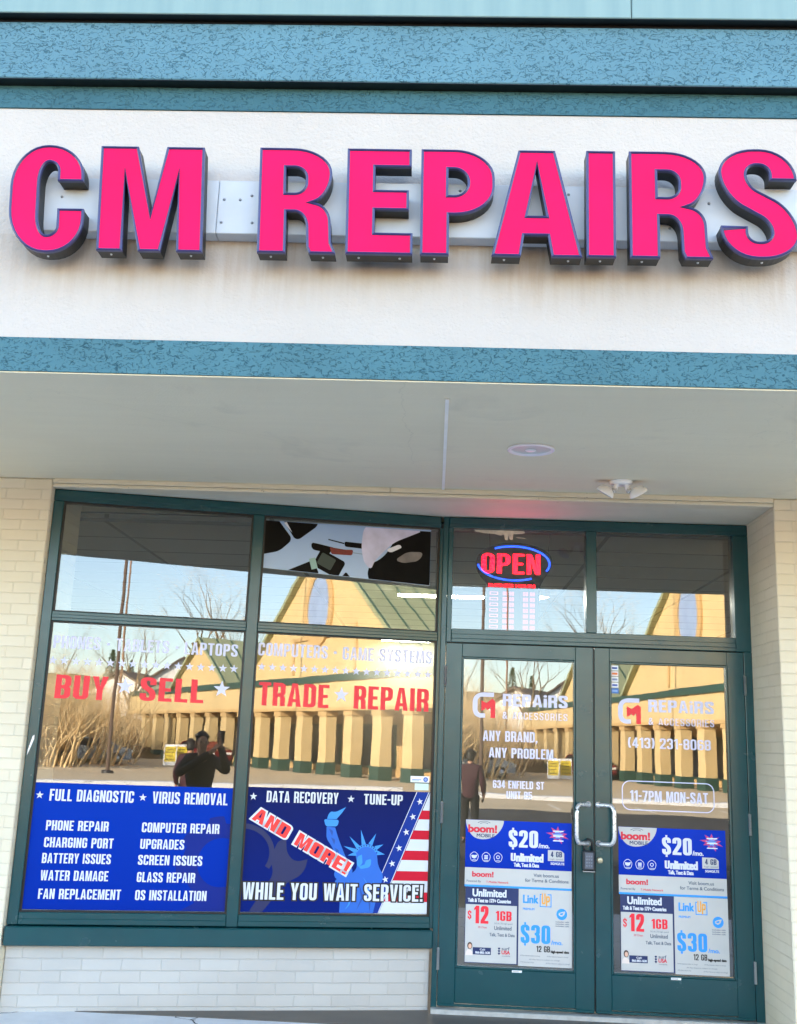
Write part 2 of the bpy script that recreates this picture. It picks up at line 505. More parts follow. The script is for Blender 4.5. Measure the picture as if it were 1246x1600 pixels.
def rilled(name, col, dark, k=1.0):
    """stucco with worm-track grooves"""
    t = NT(name); v = t.uv()
    wob = t.n('TexNoise'); wob.inputs['Scale'].default_value = 22; wob.inputs['Detail'].default_value = 2; t.l(v, wob.inputs['Vector'])
    off = t.mix(.022, v, wob.outputs[1], 'ADD')
    st = t.n('Mapping'); st.inputs['Scale'].default_value = (1, 1.7, 1); t.l(off, st.inputs[0])
    tot = None
    for sc_, wd, seed in ((30, .030, (0, 0, 0)), (44, .030, (3.1, 7.7, .5)), (22, .02, (9.1, 1.7, 1.2))):
        mp = t.n('Mapping'); mp.inputs['Location'].default_value = seed; mp.inputs['Rotation'].default_value = (0, 0, seed[0]); t.l(st.outputs[0], mp.inputs[0])
        f = t.noise(mp.outputs[0], sc_, 1.0, .4)
        line = t.math('SUBTRACT', 1.0, t.math('MINIMUM', t.math('DIVIDE', t.math('ABSOLUTE', t.math('SUBTRACT', f, .5)), wd), 1.0))
        mk = t.noise(mp.outputs[0], sc_ * 1.4, 1)
        mask = t.math('GREATER_THAN', mk, .53)
        q = t.math('MULTIPLY', line, mask)
        tot = q if tot is None else t.math('MAXIMUM', tot, q)
    big = t.noise(v, 2.2, 5)
    base = t.ramp(big, [(.3, tuple(x * .9 for x in lin(col)[:3]) + (1,)), (.7, tuple(x * 1.08 for x in lin(col)[:3]) + (1,))])
    colr = t.mix(t.math('MULTIPLY', tot, .75 * k), base, lin(dark))
    h = t.math('SUBTRACT', t.math('MULTIPLY', t.noise(v, 160, 3), .18), tot)
    return t.set(colr, .75, t.bump(h, .8, .004), Specular_IOR_Level=.3)

def make_materials():
    G = {}
    # white stucco with grime washed down from the sign's raceway
    t = NT('white_stucco'); v = t.uv()
    fine = t.noise(v, 75, 4, .6); mid = t.noise(v, 24, 3)
    sep = t.n('SeparateXYZ'); t.l(v, sep.inputs[0])
    st = t.n('Mapping'); st.inputs['Scale'].default_value = (26, 1.6, 1); t.l(v, st.inputs[0])
    streak = t.noise(st.outputs[0], 1.0, 4, .6)
    zz = sep.outputs[1]
    fall = t.math('MULTIPLY', t.math('SMOOTH_MIN', t.math('MAXIMUM', t.math('MULTIPLY', t.math('SUBTRACT', zz, 3.17), 3.6), 0.0), 1.0, .1), t.math('LESS_THAN', zz, 3.53))
    rg = t.n('MapRange'); rg.inputs[1].default_value = .38; rg.inputs[2].default_value = .68; t.l(streak, rg.inputs[0])
    blot = t.noise(v, 1.7, 4)
    rb = t.n('MapRange'); rb.inputs[1].default_value = .35; rb.inputs[2].default_value = .65; t.l(blot, rb.inputs[0])
    g = t.math('MULTIPLY', t.math('MULTIPLY', fall, t.math('ADD', t.math('MULTIPLY', rg.outputs[0], .75), .25)), t.math('ADD', t.math('MULTIPLY', rb.outputs[0], .7), .3))
    mr = t.n('MapRange', interpolation_type='SMOOTHSTEP'); mr.inputs[1].default_value = 2.05; mr.inputs[2].default_value = 1.70
    t.l(t.math('ABSOLUTE', t.math('ADD', sep.outputs[0], .10)), mr.inputs[0])
    g = t.math('MULTIPLY', g, mr.outputs[0])
    base = t.ramp(t.noise(v, 1.1, 6), [(.3, (.55, .495, .445)), (.7, (.61, .55, .495))])
    colr = t.mix(t.math('MULTIPLY', g, .72), base, (.40, .27, .16, 1))
    h = t.math('ADD', fine, t.math('MULTIPLY', mid, .8))
    G['stucco'] = t.set(colr, .9, t.bump(h, .75, .006), Specular_IOR_Level=.2)
    G['band'] = rilled('teal_rilled_stucco', '#4a7580', '#123f4a')
    G['cornice'] = rilled('slate_rilled_stucco', '#5e8694', '#1c4c58', 1.0)
    G['frieze'] = rilled('deep_teal_stucco', '#3d6873', '#184550', .35)
    t = NT('coping_metal'); v = t.uv((1, .05, 1))
    G['coping'] = t.set(t.ramp(t.noise(v, 14, 4), [(.3, lin('#7b9695')), (.7, lin('#87a09d'))]), .45)
    t = NT('soffit_plaster'); v = t.uv()
    cc = t.ramp(t.noise(v, .9, 6, .6), [(.25, (.77, .69, .505)), (.75, (.83, .75, .555))])
    pt = t.n('MapRange'); pt.inputs[1].default_value = .58; pt.inputs[2].default_value = .72; t.l(t.noise(v, 1.9, 5, .6, .8), pt.inputs[0])
    cc = t.mix(t.math('MULTIPLY', pt.outputs[0], .30), cc, (.52, .46, .36, 1))
    ln = t.n('Mapping'); ln.inputs['Scale'].default_value = (.7, 9, 1); t.l(v, ln.inputs[0])
    cc = t.mix(t.math('MULTIPLY', t.noise(ln.outputs[0], 1.6, 5, .65), .22), cc, (.50, .45, .36, 1))
    hr = t.n('TexVoronoi', feature='DISTANCE_TO_EDGE'); hr.inputs['Scale'].default_value = .55; t.l(t.mix(.35, v, t.noise(v, 5, 5, .6), 'ADD'), hr.inputs['Vector'])
    cc = t.mix(t.math('MULTIPLY', t.math('LESS_THAN', hr.outputs[0], .0012), .10), cc, (.22, .2, .17, 1))
    G['soffit'] = t.set(cc, .9, t.bump(t.math('ADD', t.noise(v, 90, 3), t.noise(v, 22, 3)), .35, .004), Specular_IOR_Level=.2)
    # painted brick
    def brick(name, col, dirt):
        t = NT(name); v = t.uv()
        wv = t.n('TexNoise'); wv.inputs['Scale'].default_value = 5; t.l(v, wv.inputs['Vector'])
        vv = t.mix(.007, v, wv.outputs[1], 'ADD')
        b = t.n('TexBrick'); b.offset = .5; b.squash = 1
        b.inputs['Scale'].default_value = 1; b.inputs['Mortar Size'].default_value = .0040; b.inputs['Mortar Smooth'].default_value = .55; b.inputs['Bias'].default_value = 0
        b.inputs['Brick Width'].default_value = .220; b.inputs['Row Height'].default_value = .0640
        b.inputs['Color1'].default_value = (.35, .35, .35, 1); b.inputs['Color2'].default_value = (.75, .75, .75, 1); b.inputs['Mortar'].default_value = (.5, .5, .5, 1)
        t.l(vv, b.inputs['Vector'])
        c = lin(col)
        base = t.ramp(t.noise(v, 1.6, 6, .6), [(.25, tuple(x * .91 for x in c[:3]) + (1,)), (.75, tuple(min(x * 1.05, .9) for x in c[:3]) + (1,))])
        base = t.mix(.10, base, b.outputs[0], 'OVERLAY')
        mort = t.math('MULTIPLY', b.outputs[1], t.math('ADD', t.math('MULTIPLY', t.noise(v, 9, 3), .26), -.07))
        colr = t.mix(mort, base, lin(dirt))
        sp = t.n('MapRange'); sp.inputs[1].default_value = .70; sp.inputs[2].default_value = .76; t.l(t.noise(v, 30, 4, .7), sp.inputs[0])
        colr = t.mix(t.math('MULTIPLY', sp.outputs[0], .5), colr, (.16, .13, .10, 1))
        h = t.math('ADD', t.math('MULTIPLY', b.outputs[1], -1.0), t.math('ADD', t.math('MULTIPLY', t.noise(v, 45, 4), .35), t.math('MULTIPLY', b.outputs[0], .25)))
        return t.set(colr, .55, t.bump(h, .7, .005), Specular_IOR_Level=.4)
    G['brick'] = brick('cream_painted_brick', (.745, .66, .50), (.40, .36, .30))
    G['brick_low'] = brick('pale_painted_brick', (.52, .495, .455), (.33, .31, .28))
    t = NT('cream_trim_paint'); v = t.uv()
    sp = t.n('MapRange'); sp.inputs[1].default_value = .66; sp.inputs[2].default_value = .72; t.l(t.noise(v, 18, 4, .7), sp.inputs[0])
    G['trim'] = t.set(t.mix(sp.outputs[0], t.ramp(t.noise(v, 5, 4), [(.3, (.66, .58, .42)), (.7, (.74, .66, .50))]), (.30, .23, .15, 1)), .55, t.bump(t.noise(v, 40, 3), .4, .003))
    # painted aluminium of the shopfront, chalky and scuffed
    t = NT('green_aluminium'); v = t.uv()
    vs_ = t.n('Mapping'); vs_.inputs['Scale'].default_value = (1, 1, 1); t.l(v, vs_.inputs[0])
    colr = t.ramp(t.noise(v, 3.0, 6, .6), [(.25, (.0006, .046, .054)), (.75, (.001, .060, .068))])
    scf = t.n('MapRange'); scf.inputs[1].default_value = .73; scf.inputs[2].default_value = .77; t.l(t.noise(v, 42, 5, .75), scf.inputs[0])
    colr = t.mix(t.math('MULTIPLY', scf.outputs[0], .5), colr, (.24, .33, .31, 1))
    G['green'] = t.set(colr, t.math('ADD', t.math('MULTIPLY', t.noise(v, 7, 4), .20), .14), t.bump(t.noise(v, 60, 2), .10, .0015), Specular_IOR_Level=.6)
    # window glass: clear, with a reflective film; the sheet is not perfectly flat
    def glass(name, refl, tint):
        t = NT(name); v = t.uv()
        wav = t.math('ADD', t.math('MULTIPLY', t.noise(v, 2.6, 1.5, .4), 1.0), t.math('MULTIPLY', t.noise(v, 9, 1), .10))
        nb = t.bump(wav, 1.0, .00022)
        gl = t.n('BsdfGlossy'); gl.inputs['Color'].default_value = (.96, .98, 1, 1); gl.inputs['Roughness'].default_value = 0.0; t.l(nb, gl.inputs['Normal'])
        tr = t.n('BsdfTransparent'); tr.inputs['Color'].default_value = tint
        lw = t.n('Fresnel'); lw.inputs['IOR'].default_value = 1.5
        fac = t.math('ADD', t.math('MULTIPLY', lw.outputs[0], .9), refl)
        mx = t.n('MixShader'); t.l(fac, mx.inputs[0]); t.l(tr.outputs[0], mx.inputs[1]); t.l(gl.outputs[0], mx.inputs[2])
        df = t.n('BsdfDiffuse'); df.inputs['Color'].default_value = (.55, .53, .48, 1)
        sm = t.n('MapRange'); sm.inputs[1].default_value = .48; sm.inputs[2].default_value = .80; sm.inputs[4].default_value = .045; t.l(t.noise(v, 3.5, 9, .72, 1.2), sm.inputs[0])
        m2 = t.n('MixShader'); t.l(sm.outputs[0], m2.inputs[0]); t.l(mx.outputs[0], m2.inputs[1]); t.l(df.outputs[0], m2.inputs[2])
        t.l(m2.outputs[0], t.out.inputs[0])
        return t.m
    G['glass'] = glass('window_glass', .105, (.86, .90, .90, 1))
    t = NT('ceiling_tiles'); v = t.uv()
    b = t.n('TexBrick'); b.offset = 0; b.inputs['Scale'].default_value = 1; b.inputs['Brick Width'].default_value = 1.2; b.inputs['Row Height'].default_value = .6; b.inputs['Mortar Size'].default_value = .018
    b.inputs['Color1'].default_value = (.62, .60, .55, 1); b.inputs['Color2'].default_value = (.56, .545, .50, 1); b.inputs['Mortar'].default_value = (.2, .19, .17, 1); t.l(v, b.inputs['Vector'])
    G['tiles'] = t.set(b.outputs[0], .9)
    t = NT('glass_edge'); tr = t.n('BsdfTransparent'); tr.inputs['Color'].default_value = (.93, .97, .95, 1); t.l(tr.outputs[0], t.out.inputs[0])
    G['glass_back'] = t.m
    t = NT('concrete'); v = t.uv()
    ck = t.n('TexVoronoi', feature='DISTANCE_TO_EDGE'); ck.inputs['Scale'].default_value = .9
    t.l(t.mix(.25, v, t.noise(v, 4, 4), 'ADD'), ck.inputs['Vector'])
    crack = t.math('LESS_THAN', ck.outputs[0], .004)
    cb = t.ramp(t.noise(v, 5, 7, .65), [(.25, (.62, .625, .63)), (.75, (.76, .765, .77))])
    G['concrete'] = t.set(t.mix(crack, cb, (.06, .06, .06, 1)), .9, t.bump(t.noise(v, 70, 5), .5, .004), Specular_IOR_Level=.2)
    t = NT('asphalt'); v = t.uv()
    G['asphalt'] = t.set(t.ramp(t.noise(v, .35, 8, .65), [(.25, (.48, .385, .25)), (.75, (.60, .49, .33))]), .9, t.bump(t.noise(v, 60, 4), .4, .006), Specular_IOR_Level=.2)
    t = NT('shaded_asphalt'); v = t.uv()  # asphalt with the building's shade put into its colour
    G['shaded_lot'] = t.set(t.ramp(t.noise(v, .5, 8, .65), [(.25, (.045, .044, .043)), (.75, (.075, .073, .07))]), .9, t.bump(t.noise(v, 60, 4), .4, .006), Specular_IOR_Level=.2)
    t = NT('hill_ground'); v = t.uv()
    G['hill'] = t.set(t.ramp(t.noise(v, .12, 8, .7), [(.3, (.14, .085, .035)), (.55, (.26, .17, .08)), (.75, (.16, .13, .05))]), .95, t.bump(t.noise(v, 1.2, 6), .8, .5), Specular_IOR_Level=.1)
    t = NT('bark'); v = t.uv()
    G['bark'] = t.set(t.ramp(t.noise(v, 6, 4), [(.3, (.16, .11, .065)), (.7, (.27, .20, .125))]), .9, None, Specular_IOR_Level=.1)
    t = NT('twigs'); v = t.uv()
    G['twigs'] = t.set(t.ramp(t.noise(v, 2, 4), [(.3, (.60, .42, .20)), (.7, (.82, .64, .38))]), .9, None, Specular_IOR_Level=.1)
    t = NT('needles'); v = t.uv()
    G['needles'] = t.set(t.ramp(t.noise(v, 3, 4), [(.3, (.035, .06, .02)), (.7, (.09, .12, .04))]), .9, None, Specular_IOR_Level=.1)
    return G
G = make_materials()
WHITE = paint('#f4f4f4', .45, .02); VINYL = paint('#d4d4ee', .55, .04); VRED = paint('#e82c38', .5, .05)
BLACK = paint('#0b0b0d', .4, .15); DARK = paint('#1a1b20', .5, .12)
STEEL = paint('#c9ced2', .33, .06, 9, 0, 90, .85); CHROME = paint('#d8dbdd', .28, .04, 9, 0, 90, .6)

# ------------------------------------------------------------------ the shop building
D = 6.5655                       # plane of the doors
TH = 0.1991                      # the shop window stands at an angle to them
W_LOC = (0.0013, D, 0.0); D_LOC = (0.0, D, 0.0)
FY = 3.91                       # face of the fascia over the walkway
PY = 6.04                        # face of the brick piers
shop = empty('shop_building', (0, PY, 0), 0, 'single storey shop with white and teal fascia, cream brick piers and green glazed front', 'shop')
S_OFF = Vector((0, -PY, 0))
def part(mb, name, parent=shop, **k):
    """a part given in world coordinates under the shop"""
    o = mb.build(name, parent, **k)
    if parent is shop and 'loc' not in k: o.location = S_OFF
    return o
def bpart(name, boxes, mat, bev=0.0, parent=shop, **k):
    m = MB()
    for b in boxes: m.box(*b, mat, bev)
    return part(m, name, parent, **k)

XL, XR = -13.0, 13.0
SL = .0432                       # the soffit drops gently towards the street
def sz(y): return 2.918 + (y - 3.91) * SL
def sloped(mb, x0, x1, y0, y1, lo, hi, mat):
    vs = [(x, y, sz(y) + d_) for d_ in (lo, hi) for (x, y) in ((x0, y0), (x1, y0), (x1, y1), (x0, y1))]
    mb.add(vs, [(0, 3, 2, 1), (4, 5, 6, 7), (0, 1, 5, 4), (1, 2, 6, 5), (2, 3, 7, 6), (3, 0, 4, 7)], mat)
bpart('fascia', [(XL, XR, FY, 4.10, 3.070, 4.119)], G['stucco'])
bpart('fascia_band', [(XL, XR, FY - .006, FY + .05, 2.923, 3.068)], G['band'])
bpart('frieze_band', [(XL, XR, FY - .006, 4.145, 4.121, 4.227)], G['frieze'])
bpart('cornice', [(XL, XR, FY - .058, 4.145, 4.231, 4.506)], G['cornice'], .004)
bpart('coping', [(XL, .7485, FY - .096, 4.50, 4.5227, 4.95), (.7515, XR, FY - .096, 4.50, 4.5227, 4.95)], G['coping'], .004)
bpart('coping_gap_shade', [(XL, XR, FY - .052, 4.4, 4.5063, 4.5223)], BLACK)  # gap below the coping filled black, its shade painted in
bpart('underside_shade', [(XL, XR, FY - .056, FY - .0005, 4.2277, 4.2305)], BLACK)  # black strip: painted shade on the underside of the cornice
bpart('underside_shade', [(XL, XR, FY - .094, FY - .0535, 4.5204, 4.5225)], BLACK)  # black strip: painted shade under the coping's overhang
m = MB(); sloped(m, XL, XR, FY + .0005, 4.115, -.0012, .004, G['soffit']); part(m, 'soffit_edge')
m = MB(); sloped(m, XL, XR, 4.116, 7.2, .0, .06, G['soffit']); part(m, 'soffit')
m = MB(); sloped(m, .0115, .0275, 4.13, 6.025, -.006, -.0005, paint('#f6f4ee', .5)); part(m, 'soffit_joint')
bpart('roof', [(XL, XR, 4.16, 26, 4.25, 4.48)], paint('#4a4a48', .9))
bpart('outer_wall', [(XL, XL + .25, 6.6, 26, -.1, 4.24), (XR - .25, XR, 6.6, 26, -.1, 4.24), (XL + .26, XR - .26, 25.7, 26, -.1, 4.24)], G['brick_low'])

# lintel trim over the recess
lt = MB()
lt.box(-2.360, -.30, PY - .012, PY + .10, 2.981, 3.0095, G['trim'], .003)
lt.box(-.297, 1.978, PY - .012, PY + .10, 2.981, 3.0095, G['trim'], .003)
lt.box(-2.360, 1.978, PY - .004, PY + .10, 2.9585, 2.979, G['trim'], .003)
part(lt, 'lintel_trim')
rs = MB()
def wxy(u, y=0.0):
    c, s = math.cos(TH), math.sin(TH)
    return (W_LOC[0] + u * c - y * s, W_LOC[1] + u * s + y * c)
pl = [(-2.36, PY + .10), (1.978, PY + .10), (1.978, D + .12), (.02, D + .12), wxy(-2.41, .12)]
rs.add([(x, y, 2.9605) for x, y in pl] + [(x, y, 3.008) for x, y in pl], [(4, 3, 2, 1, 0), (5, 6, 7, 8, 9)] + [(k, (k + 1) % 5, 5 + (k + 1) % 5, 5 + k) for k in range(5)], paint('#dad2bd', .85, .06, 3, .003))
part(rs, 'recess_soffit')
pr = MB(); pr.box(1.980, XR - .3, PY, D + .16, -.06, 3.0095, G['brick'], .006)
part(pr, 'brick_pier')
pr = MB(); pr.box(XL + .3, -2.366, PY, PY + .55, -.06, 3.0095, G['brick'], .006)
part(pr, 'brick_pier')
bw = MB(); bw.box(-2.405, .0225, .03, .25, -.06, .328, G['brick_low'], .004)
bw.build('bulkhead_wall', shop, Vector(W_LOC) + S_OFF, TH)

# --- angled shop window
wf = empty('shop_window', Vector(W_LOC) + S_OFF, TH); wf.parent = shop
g = G['green']
def wbox(name, boxes, parent=wf, mat=g, bev=.003, **k):
    m = MB()
    for b in boxes: m.box(*b, mat, bev)
    return m.build(name, parent, **k)
wbox('head_rail', [(-2.411, .016, 0, .11, 2.886, 2.957), (-2.395, .010, -.006, -.0005, 2.91, 2.952)])
wbox('jamb', [(-2.411, -2.352, 0, .11, .435, 2.884)])
wbox('jamb', [(.012, .034, 0.004, .11, .435, 2.884)])
wbox('mullion', [(-1.193, -1.126, -.002, .11, .4335, 2.884)])
for a, b in ((-2.351, -1.194), (-1.125, .011)):
    wbox('transom_bar', [(a, b, .002, .11, 2.150, 2.208), (a, b, -.004, .0015, 2.168, 2.190)])
    wbox('sill_rail', [(a, b, .000, .11, .435, .502), (a, b, -.008, -.0005, .437, .468)])
wbox('sill', [(-2.411, .024, -.045, .11, .330, .432)], bev=.006)
def pane(mb, x0, x1, z0, z1, y):
    mb.add([(x0, y, z0), (x1, y, z0), (x1, y, z1), (x0, y, z1)], [(0, 1, 2, 3)], G['glass'])
    mb.add([(x0, y + .006, z0), (x1, y + .006, z0), (x1, y + .006, z1), (x0, y + .006, z1), (x0, y, z0), (x1, y, z0), (x1, y, z1), (x0, y, z1)],
           [(3, 2, 1, 0), (4, 0, 1, 5), (5, 1, 2, 6), (6, 2, 3, 7), (7, 3, 0, 4)], G['glass_back'])
for a, b in ((-2.353, -1.192), (-1.127, .013)):
    for z0, z1 in ((.500, 2.151), (2.207, 2.887)):
        m = MB(); pane(m, a, b, z0, z1, .030); m.build('pane', wf)
        gs = MB()
        for q in ((a, a + .013, .021, .0299, z0, z1), (b - .013, b, .021, .0299, z0, z1), (a + .013, b - .013, .021, .0299, z0, z0 + .009), (a + .013, b - .013, .021, .0299, z1 - .010, z1)): gs.box(*q, BLACK)
        gs.build('gasket', wf)

# --- door frame with its two upper lights
df = empty('door_frame', Vector(D_LOC) + S_OFF, 0); df.parent = shop
wbox('corner_post', [(.032, .0655, 0, .11, -.02, 2.957)], df)
wbox('head_rail', [(.0665, 1.980, 0, .11, 2.889, 2.957), (.07, 1.975, -.006, -.0005, 2.91, 2.952)], df)
wbox('jamb', [(.0665, .098, 0, .11, 2.146, 2.888)], df)
wbox('jamb', [(1.884, 1.980, 0.0, .11, 2.146, 2.888), (1.929, 1.980, -.001, .11, -.02, 2.145)], df)
wbox('mullion', [(.951, 1.016, -.002, .11, 2.234, 2.888)], df)
wbox('transom_bar', [(.099, 1.883, -.001, .11, 2.147, 2.233), (.099, 1.883, -.006, -.0015, 2.17, 2.20)], df)
for a, b in ((.096, .953), (1.014, 1.886)):
    m = MB(); pane(m, a, b, 2.231, 2.891, .030); m.build('pane', df)
bpart('threshold', [(.032, 1.98, D - .05, D + .15, -.028, .004)], paint('#b9bbb8', .45, .15, 20, .002, 60, .4), .004)

# --- the two doors
KW = []
for side in (0, 1):
    x0, x1 = ((.069, .9915), (1.0005, 1.926))[side]
    gx0, gx1 = ((.183, .870), (1.105, 1.812))[side]
    dr = empty('glazed_door', (x0 if side == 0 else x1, 0 + D - PY, 0)); dr.parent = shop
    ox = x0 if side == 0 else x1
    def dbox(name, boxes, mat=g, bev=.0025, dr=dr, ox=ox):
        m = MB()
        for b in boxes: m.box(*b, mat, bev)
        return m.build(name, dr, org=(ox, 0, 0))
    z0, zb, zt, z1 = .012, .236, 2.045, 2.141
    dbox('stile', [(x0, gx0 - .012, 0, .045, z0, z1)])
    dbox('stile', [(gx1 + .012, x1, 0, .045, z0, z1)])
    dbox('top_rail', [(gx0 - .0115, gx1 + .0115, 0.0008, .045, zt + .012, z1)])
    dbox('bottom_rail', [(gx0 - .0115, gx1 + .0115, 0.0008, .045, .030, zb - .012), (x0 + .004, x1 - .004, -.006, -.0005, .012, .028)])
    dbox('glazing_stop', [(gx0 - .011, gx0, -.003, .04, zb - .011, zt + .011), (gx1, gx1 + .011, -.003, .04, zb - .011, zt + .011), (gx0 + .0005, gx1 - .0005, -.003, .04, zb - .011, zb), (gx0 + .0005, gx1 - .0005, -.003, .04, zt, zt + .011)])
    m = MB(); pane(m, gx0 - .002, gx1 + .002, zb - .002, zt + .002, .020); m.build('pane', dr, org=(ox, 0, 0))
    hx = x0 - .001 if side == 0 else x1 + .001
    for hz0, hz1 in ((1.876, 1.998), (1.044, 1.170), (.212, .334)):
        m = MB()
        for k in range(3):
            a = hz0 + (hz1 - hz0) * k / 3; b = hz0 + (hz1 - hz0) * (k + 1) / 3 - .002
            m.tube([(hx, -.010, a), (hx, -.010, b)], .0085, STEEL, 12)
        m.box(hx - .004, hx + .004, -.004, -.0012, hz0, hz1, STEEL)
        m.build('hinge', dr, org=(ox, 0, 0))
    if side == 0:
        dbox('weatherstrip', [(.9916, 1.0004, .012, .04, .02, 2.135)], BLACK, 0)
    # bent pull handle
    ax, bx = ((.958, .880), (1.020, 1.105))[side]
    pts = []
    for (px, py, pz) in [(ax, 0, 1.188), (ax - (ax - bx) * .12, -.028, 1.188)]: pts.append((px, py, pz))
    corner = lambda cx, cy, cz, s: [(cx + (ax - bx) * .30 * (1 - math.sin(t)), cy + .024 * (1 - math.sin(t)), cz + s * .05 * (1 - math.cos(t)) - s * .0) for t in [k * math.pi / 12 for k in range(7)]]
    up = corner(bx, -.066, 1.188, -1)
    lo = corner(bx, -.066, .962, 1)[::-1]
    pts += up + lo + [(ax - (ax - bx) * .12, -.028, .962), (ax, 0, .962)]
    m = MB(); m.tube(pts, .0125, CHROME, 14)
    for zz in (1.188, .962): m.lathe([(.0, -.004), (.018, -.004), (.018, -.0005)], CHROME, (ax, 0, zz), 16, 'y')
    m.build('handle', dr, org=(ox, 0, 0))
    if side == 1:
        m = MB(); m.lathe([(0, -.010), (.013, -.010), (.0175, -.006), (.0185, -.0006)], paint('#c9bfa0', .35, .05, 6, 0, 90, .7), (1.027, 0, .865), 24, 'y')
        m.box(1.0255, 1.0285, -.0115, -.0102, .858, .870, BLACK)
        m.build('lock_cylinder', dr, org=(ox, 0, 0))
    # small maker's plate on the bottom rail
    lx = (.507, 1.439)[side]
    m = MB(); m.box(lx, lx + .058, -.0022, .0004, .2135, .2255, WHITE)
    m.box(lx + .004, lx + .040, -.0029, -.0023, .2165, .2225, paint('#b9b4b0', .5))
    m.build('rating_plate', dr, org=(ox, 0, 0))

# --- dim interior seen faintly through the glass
inw = paint('#8b8478', .8, .1, 2)
bpart('interior_wall', [(-7, 7, 15, 15.1, -.02, 2.99), (-7.1, -7, 6.9, 15, -.02, 2.99), (7, 7.1, 6.9, 15, -.02, 2.99)], inw)
bpart('interior_floor', [(-7, 7, 6.2, 15, -.06, -.022)], paint('#5d5750', .5, .1, 2))
bpart('interior_ceiling', [(-7, 7, 7.21, 15, 2.992, 3.05)], G['tiles'])
for k, (x, y, rz, L) in enumerate(((.04, 10.1, 0, .43), (.985, 9.97, .5, .07), (-.37, 14.7, 0, .40))):
    m = MB(); m.box(-L, L, -.09, .09, -.05, -.004, WHITE, .004)
    o = m.build('ceiling_fixture', None, (x, y, 2.99), rz)
    m = MB(); m.box(-L + .01, L - .01, -.07, .07, -.056, -.0505, glow('#fff6e6', 18.0)); m.build('lamp_tube', o)
    tag(o, ('long fluorescent ceiling light inside, left of the hours panel', 'short fluorescent ceiling light inside, right of the hours panel', 'fluorescent ceiling light deep inside, behind the line of COMPUTERS lettering')[k], 'ceiling light', 'lights on the shop ceiling')

# ------------------------------------------------------------------ sidewalk and ground
m = MB()
xs = [-14, -7.6, -5.4, -3.1, .045, 2.4, 4.6, 7, 14]
for a, b in zip(xs[:-1], xs[1:]):
    m.box(a + .004, b - .004, 2.7, 6.55, -.16, -.026, G['concrete'], .006)
m.box(-14, 14, 6.56, 7.3, -.16, -.03, G['concrete'])
m.build('sidewalk', kind='structure')
m = MB(); m.box(-14, 14, 2.52, 2.694, -.30, -.022, G['concrete'], .02); m.build('kerb', kind='structure')
m = MB()
n = 40; R = 1500
m.add([(-R, -R, -.17), (R, -R, -.17), (R, 60, -.17), (-R, 60, -.17)], [(0, 1, 2, 3)], G['asphalt'])
m.build('ground', kind='structure')
m = MB(); m.add([(-60, -17, -.166), (11, -17, -.166), (11, 2.6, -.166), (-60, 2.6, -.166)], [(0, 1, 2, 3)], G['shaded_lot'])  # near part of the lot: darker sheet painting the shop's shade
m.build('shaded_car_park', kind='structure')

# ------------------------------------------------------------------ the big channel letters
h = .491
SIGN = [
    ('C', -1.784, -.012, [[(.317, .337), (.207, .337), (.207, .428, .045), (.123, .428, .045, .10), (.123, .078, .10, .045), (.212, .078, .045), (.212, .203), (.324, .203), (.324, 0, .16, .15), (0, 0, .16, .2), (0, .506, .2, .16), (.317, .506, .15, .14)]]),
    ('M', -1.417, 0, [[(0, 0), (0, h), (.162, h), (.226, .165), (.290, h), (.452, h), (.452, 0), (.344, 0), (.344, .372), (.272, 0), (.180, 0), (.108, .372), (.108, 0)]]),
    ('R', -0.764, 0, None), 
    ('E', -0.408, 0, [[(0, 0), (0, h), (.275, h), (.275, .409), (.119, .409), (.119, .296), (.264, .296), (.264, .206), (.119, .206), (.119, .096), (.281, .096), (.281, 0)]]),
    ('P', -0.109, 0, [[(0, 0), (0, h), (.312, h, .17, .13), (.312, .188, .13, .17), (.118, .188), (.118, 0)], [(.114, .275), (.114, .402), (.200, .402, .06), (.200, .275, .06)]]),
    ('A', 0.176, 0, [[(0, 0), (.112, h), (.266, h), (.376, 0), (.252, 0), (.236, .096), (.134, .096), (.120, 0)], [(.147, .184), (.190, .425), (.231, .184)]]),
    ('I', 0.552, 0, [[(0, 0), (0, h), (.120, h), (.120, 0)]]),
    ('R', 0.723, 0, None),
    ('S', 1.079, .004, [[(.322, .362), (.212, .362), (.212, .432, .045), (.112, .432, .045), (.112, .335, .05), (.322, .215, .11), (.322, 0, .15), (0, 0, .15), (0, .143), (.110, .143), (.110, .074, .045), (.212, .074, .045), (.212, .165, .05), (0, .292, .11), (0, .504, .15), (.322, .504, .15)]]),
]
R_OUT = [[(0, 0), (0, h), (.312, h, .17, .12), (.312, .262, .12, .08), (.222, .236), (.305, .222, .06, .07), (.312, .05), (.330, .006), (.330, 0), (.222, 0), (.210, .03), (.205, .193, .07, .05), (.118, .193), (.118, 0)],
         [(.112, .278), (.112, .402), (.202, .402, .05), (.202, .278, .05)]]
PINK = paint('#ea0e58', .5, .09, 2.5, 0, 90, 0, .12)
def vinylish(): pass
RET = paint('#0c0d10', .42, .2, 14)
TRIMC = paint('#3a3a66', .3, .12, 20)
LS = .941                       # letters 46 cm high
sign = empty('shop_sign', (0, FY, 3.40), 0, 'row of large pink channel letters with dark returns on a white raceway', 'sign')
rw = MB()
RY0, RY1 = FY - .072, FY - .001
raceM = paint('#bfc3c8', .5, .08, 3, 0, 90, .0)
for a, b in ((-1.680, -.9490), (-.9470, -.0370), (-.0350, .6145), (.6165, 1.51)):
    rw.box(a, b, RY0, RY1, 3.512, 3.751, raceM, .003)
race = rw.build('raceway', sign, org=(0, FY, 3.40))
random.seed(4)
